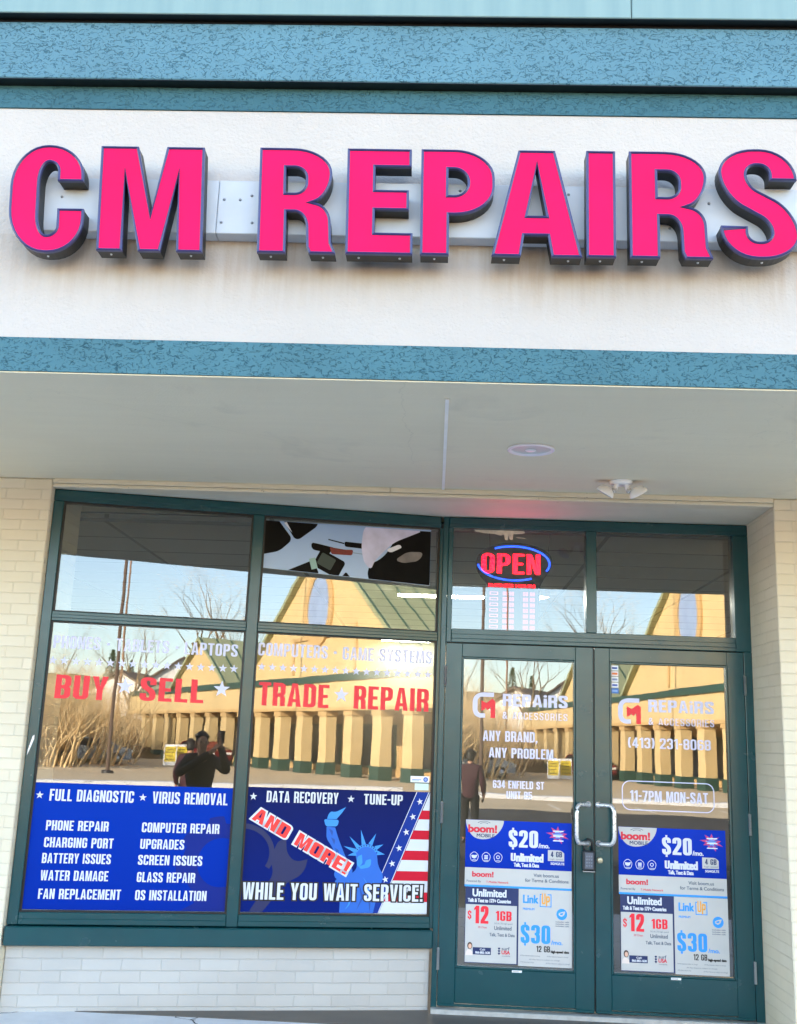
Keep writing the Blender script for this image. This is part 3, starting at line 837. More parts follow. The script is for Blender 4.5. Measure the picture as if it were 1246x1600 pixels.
for (x, z) in [(-0.922, 3.664), (-0.856, 3.664), (-0.927, 3.561), (-0.809, 3.683), (-0.8, 3.561), (-1.6, 3.664), (-1.562, 3.702), (-1.6, 3.57), (0.489, 3.712), (0.485, 3.589), (0.659, 3.608), (1.054, 3.683), (-0.254, 3.693), (-0.235, 3.514), (0.358, 3.599), (0.047, 3.721), (1.223, 3.721), (0.894, 3.57)]:
    SC = MB(); SC.lathe([(0, -.005), (.0035, -.004), (.0062, -.001), (.0062, 0)], paint('#8b9097', .4, .1, 9, 0, 90, .5), (0, 0, 0), 10, 'y')
    SC.build('screw', race, (x, RY0 - FY, z - 3.40))
BOTT = 3.3955
for idx, (ch, x, dz, cs) in enumerate(SIGN):
    if cs is None: cs = R_OUT if x < 0 else [[(p[0] * 1.03,) + tuple(p[1:]) for p in c] for c in R_OUT]
    cs = [[tuple(v * LS for v in p) for p in c] for c in cs]
    dz *= LS
    lean = max(0.0, .033 * (.55 - x)) / 1.0
    zb = BOTT + dz + .0055 * (x + .8)
    tr = lambda p: (x + p[0] - lean * (p[1] - h * LS / 2) * .8, zb + p[1])
    out = [[tr(p) for p in fil(c, 9)] for c in cs]
    LY0, LY1 = FY - .145, FY - .0725          # letter can: front and back
    m = MB()
    m.prism(out, LY0 + .004, LY1, RET, front=False)
    for k in range(len(out)):                  # front ring under the trim
        pass
    bx = x + .05
    for q in ((.03,), (.25,)): pass
    o = m.build('letter', sign, org=(0, FY, 3.40))
    ins = [offset(c, -.0085 if i == 0 else .0085) for i, c in enumerate(out)]
    oo = [offset(c, .0015 if i == 0 else -.0015) for i, c in enumerate(out)]
    m = MB()                                   # trim cap: a rounded lip round the face
    for i, (a, b, c) in enumerate(zip(oo, ins, out)):
        n = len(a)
        mid = [((p[0] + q[0]) / 2, (p[1] + q[1]) / 2) for p, q in zip(a, b)]
        rings = [(a, LY0 + .014), (a, LY0), (mid, LY0 - .0035), (b, LY0 + .0005), (b, LY0 + .004)]
        vs = []; fs = []
        for r_, y_ in rings: vs += [(p[0], y_, p[1]) for p in r_]
        for j in range(len(rings) - 1):
            fs += [(j * n + k, j * n + (k + 1) % n, (j + 1) * n + (k + 1) % n, (j + 1) * n + k) for k in range(n)]
        m.add(vs, fs, TRIMC)
    t_ = m.build('letter_trim', o, org=(0, FY, 3.40))
    m = MB(); m.flat(ins, LY0 + .002, PINK)
    m.build('letter_face', o, org=(0, FY, 3.40))
    # drain and mounting screws on the underside
    zl = min(p[1] for p in out[0])
    xs_ = [p[0] for p in out[0] if p[1] < zl + .002]
    for xx in ([min(xs_) + .05, max(xs_) - .05] if max(xs_) - min(xs_) > .18 else [(min(xs_) + max(xs_)) / 2]):
        m = MB(); m.lathe([(0, -.005), (.004, -.004), (.005, .0005)], STEEL, (0, 0, 0), 8, 'z')
        m.build('screw', o, (xx, (LY0 + LY1) / 2 - FY, zl - 3.40))

# ------------------------------------------------------------------ lights under the canopy
dl = empty('recessed_downlight', (.448, 4.97, sz(4.97) - .0005), 0, 'round white recessed downlight set in the grey soffit', 'ceiling light')
m = MB(); m.lathe([(.116, -.0005), (.119, -.007), (.112, -.012), (.103, -.011), (.0985, -.002)], paint('#e2dfe6', .4, .04), (0, 0, 0), 48); m.build('trim_ring', dl)
m = MB(); m.lathe([(.0985, -.0025), (.085, -.0015), (.05, -.001), (0, -.0008)], paint('#c9ccc6', .5, .05), (0, 0, 0), 48); m.build('reflector', dl)
m = MB(); m.lathe([(.028, -.003), (.025, -.006), (.012, -.008), (0, -.008)], paint('#f3f3f4', .3, .03), (0, .02, 0), 32); m.build('lamp', dl)
dl.rotation_euler.x = math.atan(SL)
em = empty('emergency_light', (1.017, 5.67, sz(5.67) - .001), 0, 'white twin headed emergency light fixed under the soffit', 'emergency light')
em.rotation_euler.x = math.atan(SL)
EW = paint('#f4f2ee', .4, .04)
m = MB(); m.lathe([(0, -.022), (.052, -.022), (.062, -.014), (.064, -.0005)], EW, (0, 0, 0), 36); m.build('base', em)
for sx in (-1, 1):
    m = MB()
    m.tube([(sx * .026, -.01, -.018), (sx * .034, -.012, -.045), (sx * .048, -.016, -.062)], .013, EW, 12)
    m.lathe([(0, -.012), (.014, -.012), (.014, .012), (0, .012)], paint('#bdbbb6', .4), (sx * .04, -.014, -.055), 14, 'x')
    m.build('bracket', em)
    hd = MB()
    prof = [(0, .036), (.022, .033), (.040, .022), (.051, .004), (.053, -.006), (.050, -.009)]
    hd.lathe(prof, EW, (0, 0, 0), 28)
    o = hd.build('lamp_head', em, (sx * .092, -.022, -.070))
    o.rotation_euler = (rad(12), rad(sx * -30), 0)
    l2 = MB(); l2.lathe([(.047, -.0095), (.040, -.006), (.034, -.0105), (.018, -.012), (0, -.0125)], paint('#c4c8cc', .25, .05, 8), (0, 0, 0), 28)
    l2.build('lens', o)

# ------------------------------------------------------------------ things on and behind the glass
def wthing(name, u, z, label, cat, group=None, y=0.0):
    c, s = math.cos(TH), math.sin(TH)
    return empty(name, (W_LOC[0] + u * c - y * s, W_LOC[1] + u * s + y * c, z), TH, label, cat, group)
def dthing(name, x, z, label, cat, group=None, y=0.0):
    return empty(name, (x, D + y, z), 0, label, cat, group)
YT = .0292                                   # vinyl on the outer side of the window
YD = .0192                                   # ... of the door panes
def wline(name, txt, u0, z0, u1, h, mat, label, parent=None, **k):
    m = MB(); word(m, txt, u0, z0, u1, h, YT, mat, **k)
    return m, name

# headings of vinyl capitals
def heading(u, z, label, runs):
    r = wthing('window_lettering', u, z, label, 'lettering')
    for nm, mb in runs: mb.build(nm, r, org=(u, 0, z))
    return r
def wmb(txt, u0, z0, u1, h, mat, **k):
    m = MB(); word(m, txt, u0, z0, u1, h, YT, mat, **k); return m
def starmb(cx, cz, R, mat, y=YT):
    m = MB(); m.flat([star(cx, cz, R)], y, mat); return m
heading(-2.33, 1.99, 'pale vinyl line reading PHONES TABLETS LAPTOPS above the stars', [('lettering', wmb('PHONES • TABLETS • LAPTOPS', -2.328, 1.990, -1.234, .075, VINYL))])
heading(-1.11, 2.004, 'pale vinyl line reading COMPUTERS GAME SYSTEMS above the stars', [('lettering', wmb('COMPUTERS • GAME SYSTEMS', -1.110, 2.006, -.016, .080, VINYL))])
heading(-2.29, 1.69, 'red vinyl words BUY and SELL with pale stars between', [('lettering', wmb('BUY', -2.290, 1.694, -1.986, .139, VRED, s=.165)), ('lettering', wmb('SELL', -1.798, 1.701, -1.420, .140, VRED, s=.165)),
    ('star', starmb(-1.889, 1.782, .052, VINYL)), ('star', starmb(-1.315, 1.790, .052, VINYL))])
heading(-1.09, 1.70, 'red vinyl words TRADE and REPAIR with one pale star', [('lettering', wmb('TRADE', -1.090, 1.704, -.658, .141, VRED, s=.165)), ('lettering', wmb('REPAIR', -.502, 1.708, -.028, .141, VRED, s=.165)),
    ('star', starmb(-.581, 1.788, .050, VINYL))])
for (a, b, z, lab) in ((-2.321, -1.250, 1.916, 'line of pale vinyl stars above the words BUY and SELL'), (-1.082, -.039, 1.937, 'line of pale vinyl stars above the words TRADE and REPAIR')):
    r = wthing('star_row', a, z, lab, 'star decal')
    for k in range(17):
        u = a + (b - a) * k / 16
        starmb(u, z, .027, VINYL).build('star', r, org=(a, 0, z))

# --- left blue banner
BL0, BL1, BLD, BLL = paint('#0a45c8', .5, .03, 2), paint('#06349c', .5, .04, 2), paint('#07235f', .5, .04, 2), paint('#2f8fe8', .5, .04, 3)
PW = paint('#d6d8de', .5, .02)
def blue_grad(name, top, bot, z0, z1):
    """printed blue that runs from one tone to another down the sheet"""
    t = NT(name); v = t.uv()
    sp = t.n('SeparateXYZ'); t.l(v, sp.inputs[0])
    rg = t.n('MapRange'); rg.inputs[1].default_value = z0; rg.inputs[2].default_value = z1; t.l(sp.outputs[1], rg.inputs[0])
    f = t.math('ADD', rg.outputs[0], t.math('MULTIPLY', t.math('SUBTRACT', t.noise(v, 3, 3), .5), .25))
    return t.set(t.ramp(f, [(0, lin(bot)), (1, lin(top))]), .4, None, Specular_IOR_Level=.06)
BAN1 = blue_grad('banner_blue_print', '#0034a4', '#002a94', .51, 1.21)
BAN2 = blue_grad('banner_navy_print', '#141f58', '#062070', .51, 1.22)
YB = .0278
def sheet(mb, x0, x1, z0, z1, y, mat, th=.0012): mb.box(x0, x1, y, y + th, z0, z1, mat)
r = wthing('window_banner', -1.78, .513, 'blue banner listing repairs in white capitals at the foot of the window', 'banner')
og = (-1.78, 0, .513)
m = MB(); sheet(m, -2.352, -1.204, .513, 1.210, YB, BAN1); m.build('panel', r, org=og)
m = MB()
cx, cz = -1.245, .785
def clip(cs, x1):
    return [[(min(p[0], x1), p[1]) for p in c] for c in cs]
ringo = []
for k in range(96):
    t = 2 * math.pi * k / 96
    rr_ = .262 if (t * 8 / (2 * math.pi)) % 1 < .45 else .222
    ringo.append((cx + rr_ * math.cos(t), cz + rr_ * math.sin(t)))
def clipx(c, x1, keep=1):
    out = []
    for i in range(len(c)):
        a, b = c[i - 1], c[i]
        ia, ib = (a[0] - x1) * keep <= 0, (b[0] - x1) * keep <= 0
        if ia != ib:
            f = (x1 - a[0]) / (b[0] - a[0]); out.append((x1, a[1] + f * (b[1] - a[1])))
        if ib: out.append(b)
    return out
def clipz(c, z0, keep=1):
    return [(x, z) for z, x in clipx([(z, x) for x, z in c], z0, keep)]
GEAR = paint('#00207c', .5, .03, 2, 0, 90, 0, .2)
ro = clipx(ringo, -1.2045); ri_ = clipx(ellipse(cx, cz, .138, .138, 60), -1.2045)
# ring cut by the sheet's edge: one outline round outer and inner arcs
def arc_ring(ro, ri):
    o = [p for p in ro if abs(p[0] + 1.2045) > 1e-4]; i = [p for p in ri if abs(p[0] + 1.2045) > 1e-4]
    eo = sorted([p for p in ro if abs(p[0] + 1.2045) < 1e-4], key=lambda p: p[1]); ei = sorted([p for p in ri if abs(p[0] + 1.2045) < 1e-4], key=lambda p: p[1])
    key = lambda p: math.atan2(p[1] - cz, p[0] - cx) % (2 * math.pi)
    return [eo[-1]] + sorted(o, key=key) + [eo[0], ei[0]] + sorted(i, key=key, reverse=True) + [ei[-1]]
m.flat([arc_ring(ro, ri_)], YB - .0004, GEAR)
m.flat([[(-1.46, .5145), (-1.2045, .5145), (-1.2045, .60), (-1.30, .596), (-1.38, .56)]], YB - .0006, GEAR)
m.build('gear_emblem', r, org=og)
m = MB(); yy = YB - .0009
m.flat([star(-2.311, 1.139, .023)], yy, PW); m.flat([star(-1.726, 1.141, .023)], yy, PW)
word(m, 'FULL DIAGNOSTIC', -2.255, 1.109, -1.777, .066, yy, PW); word(m, 'VIRUS REMOVAL', -1.670, 1.110, -1.232, .067, yy, PW)
for tx, a, z, b in (('PHONE REPAIR', -2.257, .945, -1.906), ('CHARGING PORT', -2.258, .851, -1.870), ('BATTERY ISSUES', -2.260, .764, -1.876), ('WATER DAMAGE', -2.258, .670, -1.882), ('FAN REPLACEMENT', -2.260, .570, -1.802),
                    ('COMPUTER REPAIR', -1.716, .946, -1.268), ('UPGRADES', -1.717, .853, -1.465), ('SCREEN ISSUES', -1.722, .764, -1.354), ('GLASS REPAIR', -1.720, .669, -1.388), ('OS INSTALLATION', -1.721, .570, -1.315)):
    word(m, tx, a, z, b, .055, yy, PW)
m.build('lettering', r, org=og)

# --- right banner with the torch bearer and the stripes
r = wthing('window_banner', -.56, .51, 'navy banner with crowned torch figure, stars and red stripes', 'banner')
og = (-.56, 0, .51)
m = MB(); sheet(m, -1.126, -.002, .513, 1.221, YB, BAN2); m.build('panel', r, org=og)
m = MB()
NV = paint('#051850', .5, .04, 2)
wr = fil([(-1.065, .5145), (-.934, .724, .03), (-.957, .820, .03), (-.912, .925, .03), (-.870, .919), (-.862, .843, .03), (-.809, .796, .03), (-.736, .813), (-.754, .727, .05), (-.853, .682, .05), (-.987, .5145)])
m.flat([wr], YB - .0004, NV)
rg_o = [(-1.125 + .19 * math.cos(t), .84 + .17 * math.sin(t)) for t in [math.pi / 2 - k * math.pi / 24 for k in range(0, 17)]]
rg_i = [(-1.125 + .16 * math.cos(t), .84 + .14 * math.sin(t)) for t in [math.pi / 2 - k * math.pi / 24 for k in range(0, 17)]]
m.flat([rg_o + rg_i[::-1]], YB - .0006, NV)
m.build('wrench_emblem', r, org=og)
# flag: white field, red stripes, blue diagonal band
FW, FR, FB = paint('#d2d6de', .5, .02), paint('#c8102e', .5, .03, 6, 0, 90, 0, .2), paint('#06308c', .5, .03, 6, 0, 90, 0, .2)
edge = lambda z: -.006 - (1.221 - z) * .289 / .708     # right edge line of the band
m = MB()
m.flat([[(edge(.5140), .5140), (-.0025, .5140), (-.0025, 1.219)]], YB - .0004, FW)
for a, b in ((1.059, 1.112), (.941, .994), (.820, .875), (.701, .756), (.581, .636)):
    m.flat([[(edge(a), a), (-.0026, a), (-.0026, b), (edge(b), b)]], YB - .0007, FR)
m.build('stripes', r, org=og)
m = MB()
m.flat([[(-.381, .5142), (-.296, .5142), (-.0075, 1.2205), (-.087, 1.2205)]], YB - .0010, FW)
m.flat([[(-.377, .5144), (-.301, .5144), (-.0125, 1.2203), (-.083, 1.2203)]], YB - .0013, FB)
for (a, b) in ((-.065, 1.163), (-.106, 1.073), (-.144, .982), (-.185, .888), (-.224, .798), (-.262, .706), (-.342, .540)):
    m.flat([star(a, b, .021, -.2)], YB - .0016, FW)
m.build('star_band', r, org=og)
# figure
F1, F2, F3 = paint('#0f62c4', .5, .04, 4), paint('#2f8ee2', .5, .04, 4), paint('#0c4a9c', .5, .04, 4)
m = MB(); y1 = YB - .0019
m.flat([fil([(-.451, .852, .02), (-.440, .892, .03), (-.380, .915, .04), (-.324, .882, .03), (-.309, .778, .03), (-.270, .728, .03), (-.300, .650), (-.330, .5146), (-.532, .5146), (-.531, .601), (-.572, .697, .02), (-.446, .748, .03), (-.436, .79, .02)])], y1, F1)
m.flat([fil([(-.632, 1.003), (-.580, 1.000), (-.560, .942, .03), (-.508, .829, .03), (-.452, .740, .03), (-.535, .690, .03), (-.577, .719, .02), (-.553, .817, .03), (-.604, .903, .02), (-.630, .933, .02)])], y1 - .0003, F1)
m.flat([fil([(-.651, 1.046, .012), (-.559, 1.044, .012), (-.566, 1.006, .015), (-.638, 1.004, .015)])], y1 - .0006, F2)
m.flat([fil([(-.632, 1.048), (-.618, 1.095, .03), (-.585, 1.086, .02), (-.520, 1.119), (-.552, 1.072, .03), (-.575, 1.048)])], y1 - .0006, F2)
for (a, b), (c, d_) in zip(((-.525, .894), (-.491, .950), (-.423, .990), (-.329, .970), (-.282, .908), (-.271, .850), (-.497, .840)), ((-.445, .865), (-.432, .885), (-.402, .905), (-.362, .905), (-.330, .885), (-.318, .858), (-.446, .852))):
    dx, dz = d_ - b, a - c; L = math.hypot(dx, dz); dx, dz = dx / L * .013, dz / L * .013
    m.flat([[(a, b), (c + dx, d_ + dz), (c - dx, d_ - dz)]], y1 - .0009, F2)
arcp = lambda r0, a0, a1, cx_, cz_, k=14: [(cx_ + r0 * math.cos(a0 + (a1 - a0) * j / k), cz_ + r0 * .8 * math.sin(a0 + (a1 - a0) * j / k)) for j in range(k + 1)]
m.flat([arcp(.075, .35, 2.85, -.385, .845) + arcp(.058, .35, 2.85, -.385, .845)[::-1]], y1 - .0012, F2)
for k in range(9):
    t = .6 + k * .24
    m.flat([[(-.385 + r_ * math.cos(t + e), .845 + r_ * .8 * math.sin(t + e)) for r_, e in ((.062, -.05), (.072, -.05), (.072, .05), (.062, .05))]], y1 - .0015, NV)
m.flat([fil([(-.437, .836, .01), (-.410, .846), (-.405, .800), (-.425, .772, .01), (-.440, .790, .01)])], y1 - .0012, F2)
m.flat([fil([(-.385, .815, .008), (-.352, .823, .01), (-.355, .775, .02), (-.418, .763, .015), (-.425, .778, .01), (-.392, .79)])], y1 - .0012, F2)
for pts in (((-.50, .70), (-.44, .66), (-.45, .60)), ((-.40, .72), (-.36, .66), (-.40, .58)), ((-.34, .70), (-.315, .66), (-.33, .62)), ((-.50, .64), (-.47, .58), (-.50, .53))):
    (a, b), (c, d_), (e, f_) = pts
    m.flat([fil([(a, b), (c, d_, .03), (e, f_), (c + .012, d_ - .004, .03)])], y1 - .0012, F2)
for pts in (((-.42, .68), (-.405, .60), (-.43, .53)), ((-.345, .64), (-.36, .58), (-.35, .52))):
    (a, b), (c, d_), (e, f_) = pts
    m.flat([[(a, b), (c, d_), (e, f_), (c + .014, d_)]], y1 - .0012, F3)
for (a, b) in ((-.600, .98), (-.585, .93), (-.56, .87)):
    m.flat([fil([(a - .018, b + .012), (a + .01, b, .01), (a + .004, b - .03), (a - .006, b - .01, .01)])], y1 - .0012, F3)
m.build('torch_figure', r, org=og)
m = MB(); yy = YB - .0040
word(m, 'DATA RECOVERY', -1.002, 1.136, -.569, .065, yy, PW); word(m, 'TUNE-UP', -.413, 1.139, -.173, .061, yy, PW)
m.flat([star(-1.081, 1.166, .023)], yy, PW); m.flat([star(-.492, 1.167, .023)], yy, PW)
ang = math.atan2(.726 - 1.039, -.503 + 1.089)
def xfm(x, z): return (-1.089 + x * math.cos(ang) - z * math.sin(ang), 1.039 + x * math.sin(ang) + z * math.cos(ang))
L = math.hypot(.586, .313)
MW = PW; MR = paint('#f0352f', .5, .03)
word(m, 'AND MORE!', .006, 0, L - .004, .078, yy - .0001, MW, s=.24, t=.19, ww=1.45, rr=.16, gap=.10, xf=xfm, grow=.0085)
word(m, 'AND MORE!', .006, 0, L - .004, .078, yy - .0005, MR, s=.24, t=.19, ww=1.45, rr=.16, gap=.10, xf=xfm)
word(m, 'WHILE YOU WAIT SERVICE!', -1.108, .583, -.030, .095, yy, BLACK, s=.16, grow=.0075)
word(m, 'WHILE YOU WAIT SERVICE!', -1.108, .583, -.030, .095, yy - .0004, PW, s=.16)
m.build('lettering', r, org=og)

# two small alarm stickers above the right banner
r = wthing('window_sticker', -.07, 1.277, 'small white sticker with a round blue badge above the striped banner', 'sticker')
m = MB(); sheet(m, -.128, -.010, 1.278, 1.315, YT, WHITE, .0006); m.build('panel', r, org=(-.07, 0, 1.277))
m = MB(); m.flat([ellipse(-.033, 1.296, .015, .015, 20)], YT - .0004, paint('#3d5fae', .5)); m.flat([ellipse(-.033, 1.296, .008, .008, 14)], YT - .0007, paint('#8ea6d8', .5))
m.flat([rect(-.118, 1.291, -.060, 1.296)], YT - .0004, paint('#6d8fc8', .5)); m.flat([rect(-.118, 1.284, -.075, 1.288)], YT - .0004, paint('#a9bbdd', .5)); m.build('badge', r, org=(-.07, 0, 1.277))
r = wthing('window_sticker', -.056, 1.232, 'small pale green sticker just below the white badge sticker', 'sticker')
m = MB(); sheet(m, -.100, -.013, 1.232, 1.272, YT, paint('#cfe6da', .5), .0006); m.build('panel', r, org=(-.056, 0, 1.232))

# --- picture poster of tools in the upper right window light
r = wthing('picture_poster', -.58, 2.24, 'photo poster of a gloved hand, red screwdriver and opened phones on the upper pane', 'poster')
og = (-.58, 0, 2.24)
PBG = blue_grad('poster_print', '#93aed2', '#b4c8e2', 2.5, 2.88)
def low(u): return 2.553 - .0455 * (u + 1.12)
m = MB(); m.prism([[(-1.122, low(-1.122)), (-.046, low(-.046)), (-.046, 2.870), (-1.122, 2.858)]], .0272, .0285, PBG); m.build('panel', r, org=og)
def crop(c):
    out = []
    for i in range(len(c)):
        p, q = c[i - 1], c[i]
        fp, fq = p[1] - low(p[0]) - .002, q[1] - low(q[0]) - .002
        if (fp < 0) != (fq < 0):
            f = fp / (fp - fq); out.append((p[0] + f * (q[0] - p[0]), p[1] + f * (q[1] - p[1])))
        if fq >= 0: out.append(q)
    return out
class PosterMB(MB):
    def flat(s, cs, y, mat):
        cs = [crop(clipz(c, 2.857 + .0)) if False else crop([(x, min(z, 2.858)) for x, z in c]) for c in cs]
        if all(len(c) > 2 for c in cs): MB.flat(s, cs, y, mat)
m = PosterMB(); y1 = .0268
PH = paint('#040506', .4, .1, 6, 0, 90, 0, .1); PG = paint('#2b3a34', .5, .2); 
def rot(cs, cx_, cz_, a): 
    return [[(cx_ + (p[0]) * math.cos(a) - p[1] * math.sin(a), cz_ + p[0] * math.sin(a) + p[1] * math.cos(a)) for p in c] for c in cs]
m.flat([fil([(-1.121, 2.866), (-1.121, 2.640), (-1.02, 2.665, .03), (-.94, 2.745, .03), (-1.03, 2.866)])], y1, PH)
m.flat([fil([(-1.00, 2.866), (-.93, 2.752, .015), (-.90, 2.748, .015), (-.790, 2.84, .015), (-.785, 2.866)])], y1 - .0003, PH)
m.flat([[(-.985, 2.866), (-.945, 2.79), (-.955, 2.80), (-1.00, 2.85)]], y1 - .0006, PW)
m.flat(rot([rect(-.09, -.06, .09, .06, .02)], -.70, 2.605, -.45), y1, PH); m.flat(rot([rect(-.07, -.04, .03, .04, .01)], -.70, 2.61, -.45), y1 - .0004, PG)
m.flat(rot([rect(-.10, -.05, .10, .05, .02)], -.87, 2.535, .45), y1 - .0002, PH)
m.flat(rot([rect(-.02, -.035, .02, .035)], -.80, 2.60, .3), y1 - .0006, paint('#8fb0a8', .5))
m.flat([fil([(-.66, 2.47, .01), (-.59, 2.56, .01), (-.52, 2.48), (-.56, 2.40), (-.62, 2.40)])], y1 - .0002, PH)
m.build('phones', r, org=og)
m = PosterMB()
m.flat([fil([(-.822, 2.735, .02), (-.815, 2.690, .02), (-.70, 2.672), (-.68, 2.712), (-.79, 2.732, .02)])], y1 - .0008, PH)
m.flat([fil([(-.70, 2.713), (-.690, 2.668, .012), (-.555, 2.668, .012), (-.550, 2.705, .012), (-.60, 2.702)])], y1 - .0010, paint('#6a0d12', .3, .3, 60))
m.flat([[(-.55, 2.684), (-.55, 2.688), (-.46, 2.680), (-.46, 2.677)]], y1 - .0008, paint('#6d7680', .3))
m.flat([fil([(-.610, 2.755, .012), (-.605, 2.722, .012), (-.49, 2.716), (-.485, 2.750)])], y1 - .0008, PH)
m.flat([[(-.713, 2.765), (-.713, 2.758), (-.61, 2.738), (-.61, 2.746)]], y1 - .0008, PH)
m.build('screwdrivers', r, org=og)
m = PosterMB()
GL1, GL2, GL3 = paint('#0c0c0b', .6, .3, 14, 0, 90, 0, .1), paint('#c7c6dd', .6, .18, 9), paint('#6f6a66', .6, .3, 12)
m.flat([fil([(-.047, 2.866), (-.047, 2.40), (-.38, 2.42, .05), (-.455, 2.545, .03), (-.44, 2.62, .03), (-.36, 2.66, .05), (-.30, 2.75, .04), (-.26, 2.866)])], y1 - .0010, GL1)
m.flat([fil([(-.49, 2.845, .03), (-.50, 2.72, .04), (-.475, 2.62, .03), (-.43, 2.585, .02), (-.41, 2.64, .02), (-.36, 2.70, .04), (-.29, 2.77, .04), (-.12, 2.85), (-.12, 2.866), (-.47, 2.866)])], y1 - .0014, GL2)
m.flat([fil([(-.34, 2.72, .02), (-.25, 2.762, .02), (-.235, 2.74, .01), (-.31, 2.70, .02)])], y1 - .0018, PW)
m.flat([fil([(-.28, 2.655, .03), (-.20, 2.715, .03), (-.09, 2.72, .03), (-.12, 2.66, .03), (-.22, 2.64, .02)])], y1 - .0014, GL3)
m.build('gloved_hand', r, org=og)
r = wthing('paint_chip', -2.39, 1.362, 'white sliver of bare paint on the left window jamb', 'paint chip')
m = MB(); m.prism([[(-2.402, 1.362), (-2.390, 1.395), (-2.372, 1.455), (-2.373, 1.478), (-2.382, 1.470), (-2.400, 1.395)]], -.0025, -.0002, WHITE); m.build('flake', r, org=(-2.39, 0, 1.362))

# --- lit OPEN sign behind the left upper door light
r = dthing('open_sign', .496, 2.24, 'lit red OPEN sign on a black oval board hung behind the glass', 'neon sign', y=.06)
og = (.496, .06, 2.24)
m = MB(); YO = .075
board = [(.2375, 2.665, .08), (.275, 2.76, .07), (.40, 2.815, .1), (.58, 2.815, .1), (.72, 2.765, .06), (.752, 2.68, .06), (.70, 2.60, .05), (.665, 2.53), (.655, 2.246), (.318, 2.246), (.322, 2.54), (.265, 2.60, .05)]
bo = fil(board)
m.prism([bo], YO, YO + .025, paint('#060404', .5, .2, 6, 0, 90, 0, .1)); m.build('board', r, org=og)
m = MB(); RED = glow('#ff0010', 3.4)
word(m, 'OPEN', .284, 2.607, .662, .130, YO - .012, RED, s=.14, t=.10, ww=1.0, rr=.22, gap=.09)
m.build('lettering', r, org=og)
BLU = glow('#0a44f0', .8)
arc = lambda a0, a1, k=26: [(.492 + .232 * math.cos(rad(a0 + (a1 - a0) * j / k)), YO - .008, 2.676 + .112 * math.sin(rad(a0 + (a1 - a0) * j / k))) for j in range(k + 1)]
m = MB(); m.tube(arc(122, -24), .0062, BLU, 8); m.build('neon_tube', r, org=og)
m = MB(); m.tube(arc(186, 300), .0058, BLU, 8); m.build('neon_tube', r, org=og)
m = MB()
DR = glow('#ff5a6e', .5)
ftext(m, 'BUSINESS HOURS', .332, 2.520, .633, .020, YO - .002, RED)
PK = glow('#e0507a', .2)
for k in range(7):
    z = 2.478 - k * .0362
    for (a, b) in ((.425, .500), (.556, .634)):
        w_ = (b - a) / 4.6
        for j in range(4):
            x0 = a + j * w_ + (w_ * .6 if j > 1 else 0)
            m.flat([rect(x0, z - .012, x0 + w_ * .8, z + .012), rect(x0 + w_ * .22, z - .008, x0 + w_ * .58, z - .0015), rect(x0 + w_ * .22, z + .0015, x0 + w_ * .58, z + .008)], YO - .002, PK)
    m.flat([rect(.34, z - .010, .395, z + .010), rect(.346, z - .006, .389, z + .006)], YO - .002, PK)
m.build('hours_panel', r, org=og)
m = MB(); m.tube([(.333, YO + .01, 2.885), (.338, YO + .01, 2.79)], .002, BLACK, 6); m.tube([(.728, YO + .01, 2.885), (.718, YO + .01, 2.76)], .002, BLACK, 6)
m.build('wire', r, org=og)

r = dthing('film_residue', .45, 2.80, 'pale peeling film residue along the top of the pane above the open sign', 'residue', y=.0)
RS = paint('#c9c2b0', .8, .25, 30); og = (.45, 0, 2.80)
m = MB(); yy = .0292
m.flat([[(.23, 2.884), (.24, 2.872), (.30, 2.862), (.36, 2.860), (.40, 2.850), (.425, 2.856), (.432, 2.822), (.45, 2.820), (.452, 2.850), (.462, 2.824), (.480, 2.822), (.484, 2.852), (.486, 2.862), (.54, 2.864), (.56, 2.872), (.55, 2.884)]], yy, RS)
m.flat([[(.50, 2.842), (.56, 2.838), (.565, 2.834), (.51, 2.836)]], yy, RS); m.build('residue', r, org=og)
# --- door lettering
def logo(m, x0, x1, z0, z1, y):
    w, h_ = x1 - x0, z1 - z0
    P = lambda a, b: (x0 + a * w, z0 + b * h_)
    s = .2
    c = [(.93, 1.0), (.28, 1.0, .25), (0, .80, .25), (0, .2, .25), (.2, 0, .2), (.55, 0), (.55, .17), (.30, .17, .08), (.21, .28, .08), (.21, .72, .08), (.32, .83, .08), (.93, .83)]
    q = [P(p[0], p[1]) + ((p[2] * h_ * .7,) if len(p) > 2 else ()) for p in c]
    m.flat([fil(q)], y, VINYL)
    k = [(.38, .27), (.38, .68), (.60, .58), (.86, .76), (.99, .66), (.99, 0), (.79, 0), (.79, .42), (.66, .30), (.56, .40), (.52, .32)]
    m.flat([[P(*p) for p in k]], y - .0004, VRED)
def door_logo(dx, dz, lab):
    r = dthing('door_lettering', .24 + dx, 1.68 + dz, lab, 'lettering')
    og = (.24 + dx, 0, 1.68 + dz)
    m = MB(); logo(m, .244 + dx, .386 + dx, 1.684 + dz, 1.840 + dz, YD); m.build('emblem', r, org=og)
    m = MB(); 
    gl = dict(s=.19, t=.18, ww=1.25, rr=.15, gap=.08)
    word(m, 'REPAiRS', .431 + dx, 1.760 + dz, .835 + dx, .076, YD, VINYL, **gl)
    m.build('lettering', r, org=og)
    m = MB(); word(m, '& ACCESSORIES', .432 + dx, 1.682 + dz, .834 + dx, .043, YD, VINYL, s=.11, t=.11, gap=.16); m.build('lettering', r, org=og)
door_logo(0, 0, 'pale and red vinyl shop emblem above the words ANY BRAND')
door_logo(.904, -.004, 'pale and red vinyl shop emblem above the phone number')
def dword(x, z, lab, lines, **k):
    r = dthing('door_lettering', x, z, lab, 'lettering')
    for (tx, a, b, c, hh) in lines:
        m = MB(); word(m, tx, a, b, c, hh, YD, VINYL, **k); m.build('lettering', r, org=(x, 0, z))
    return r
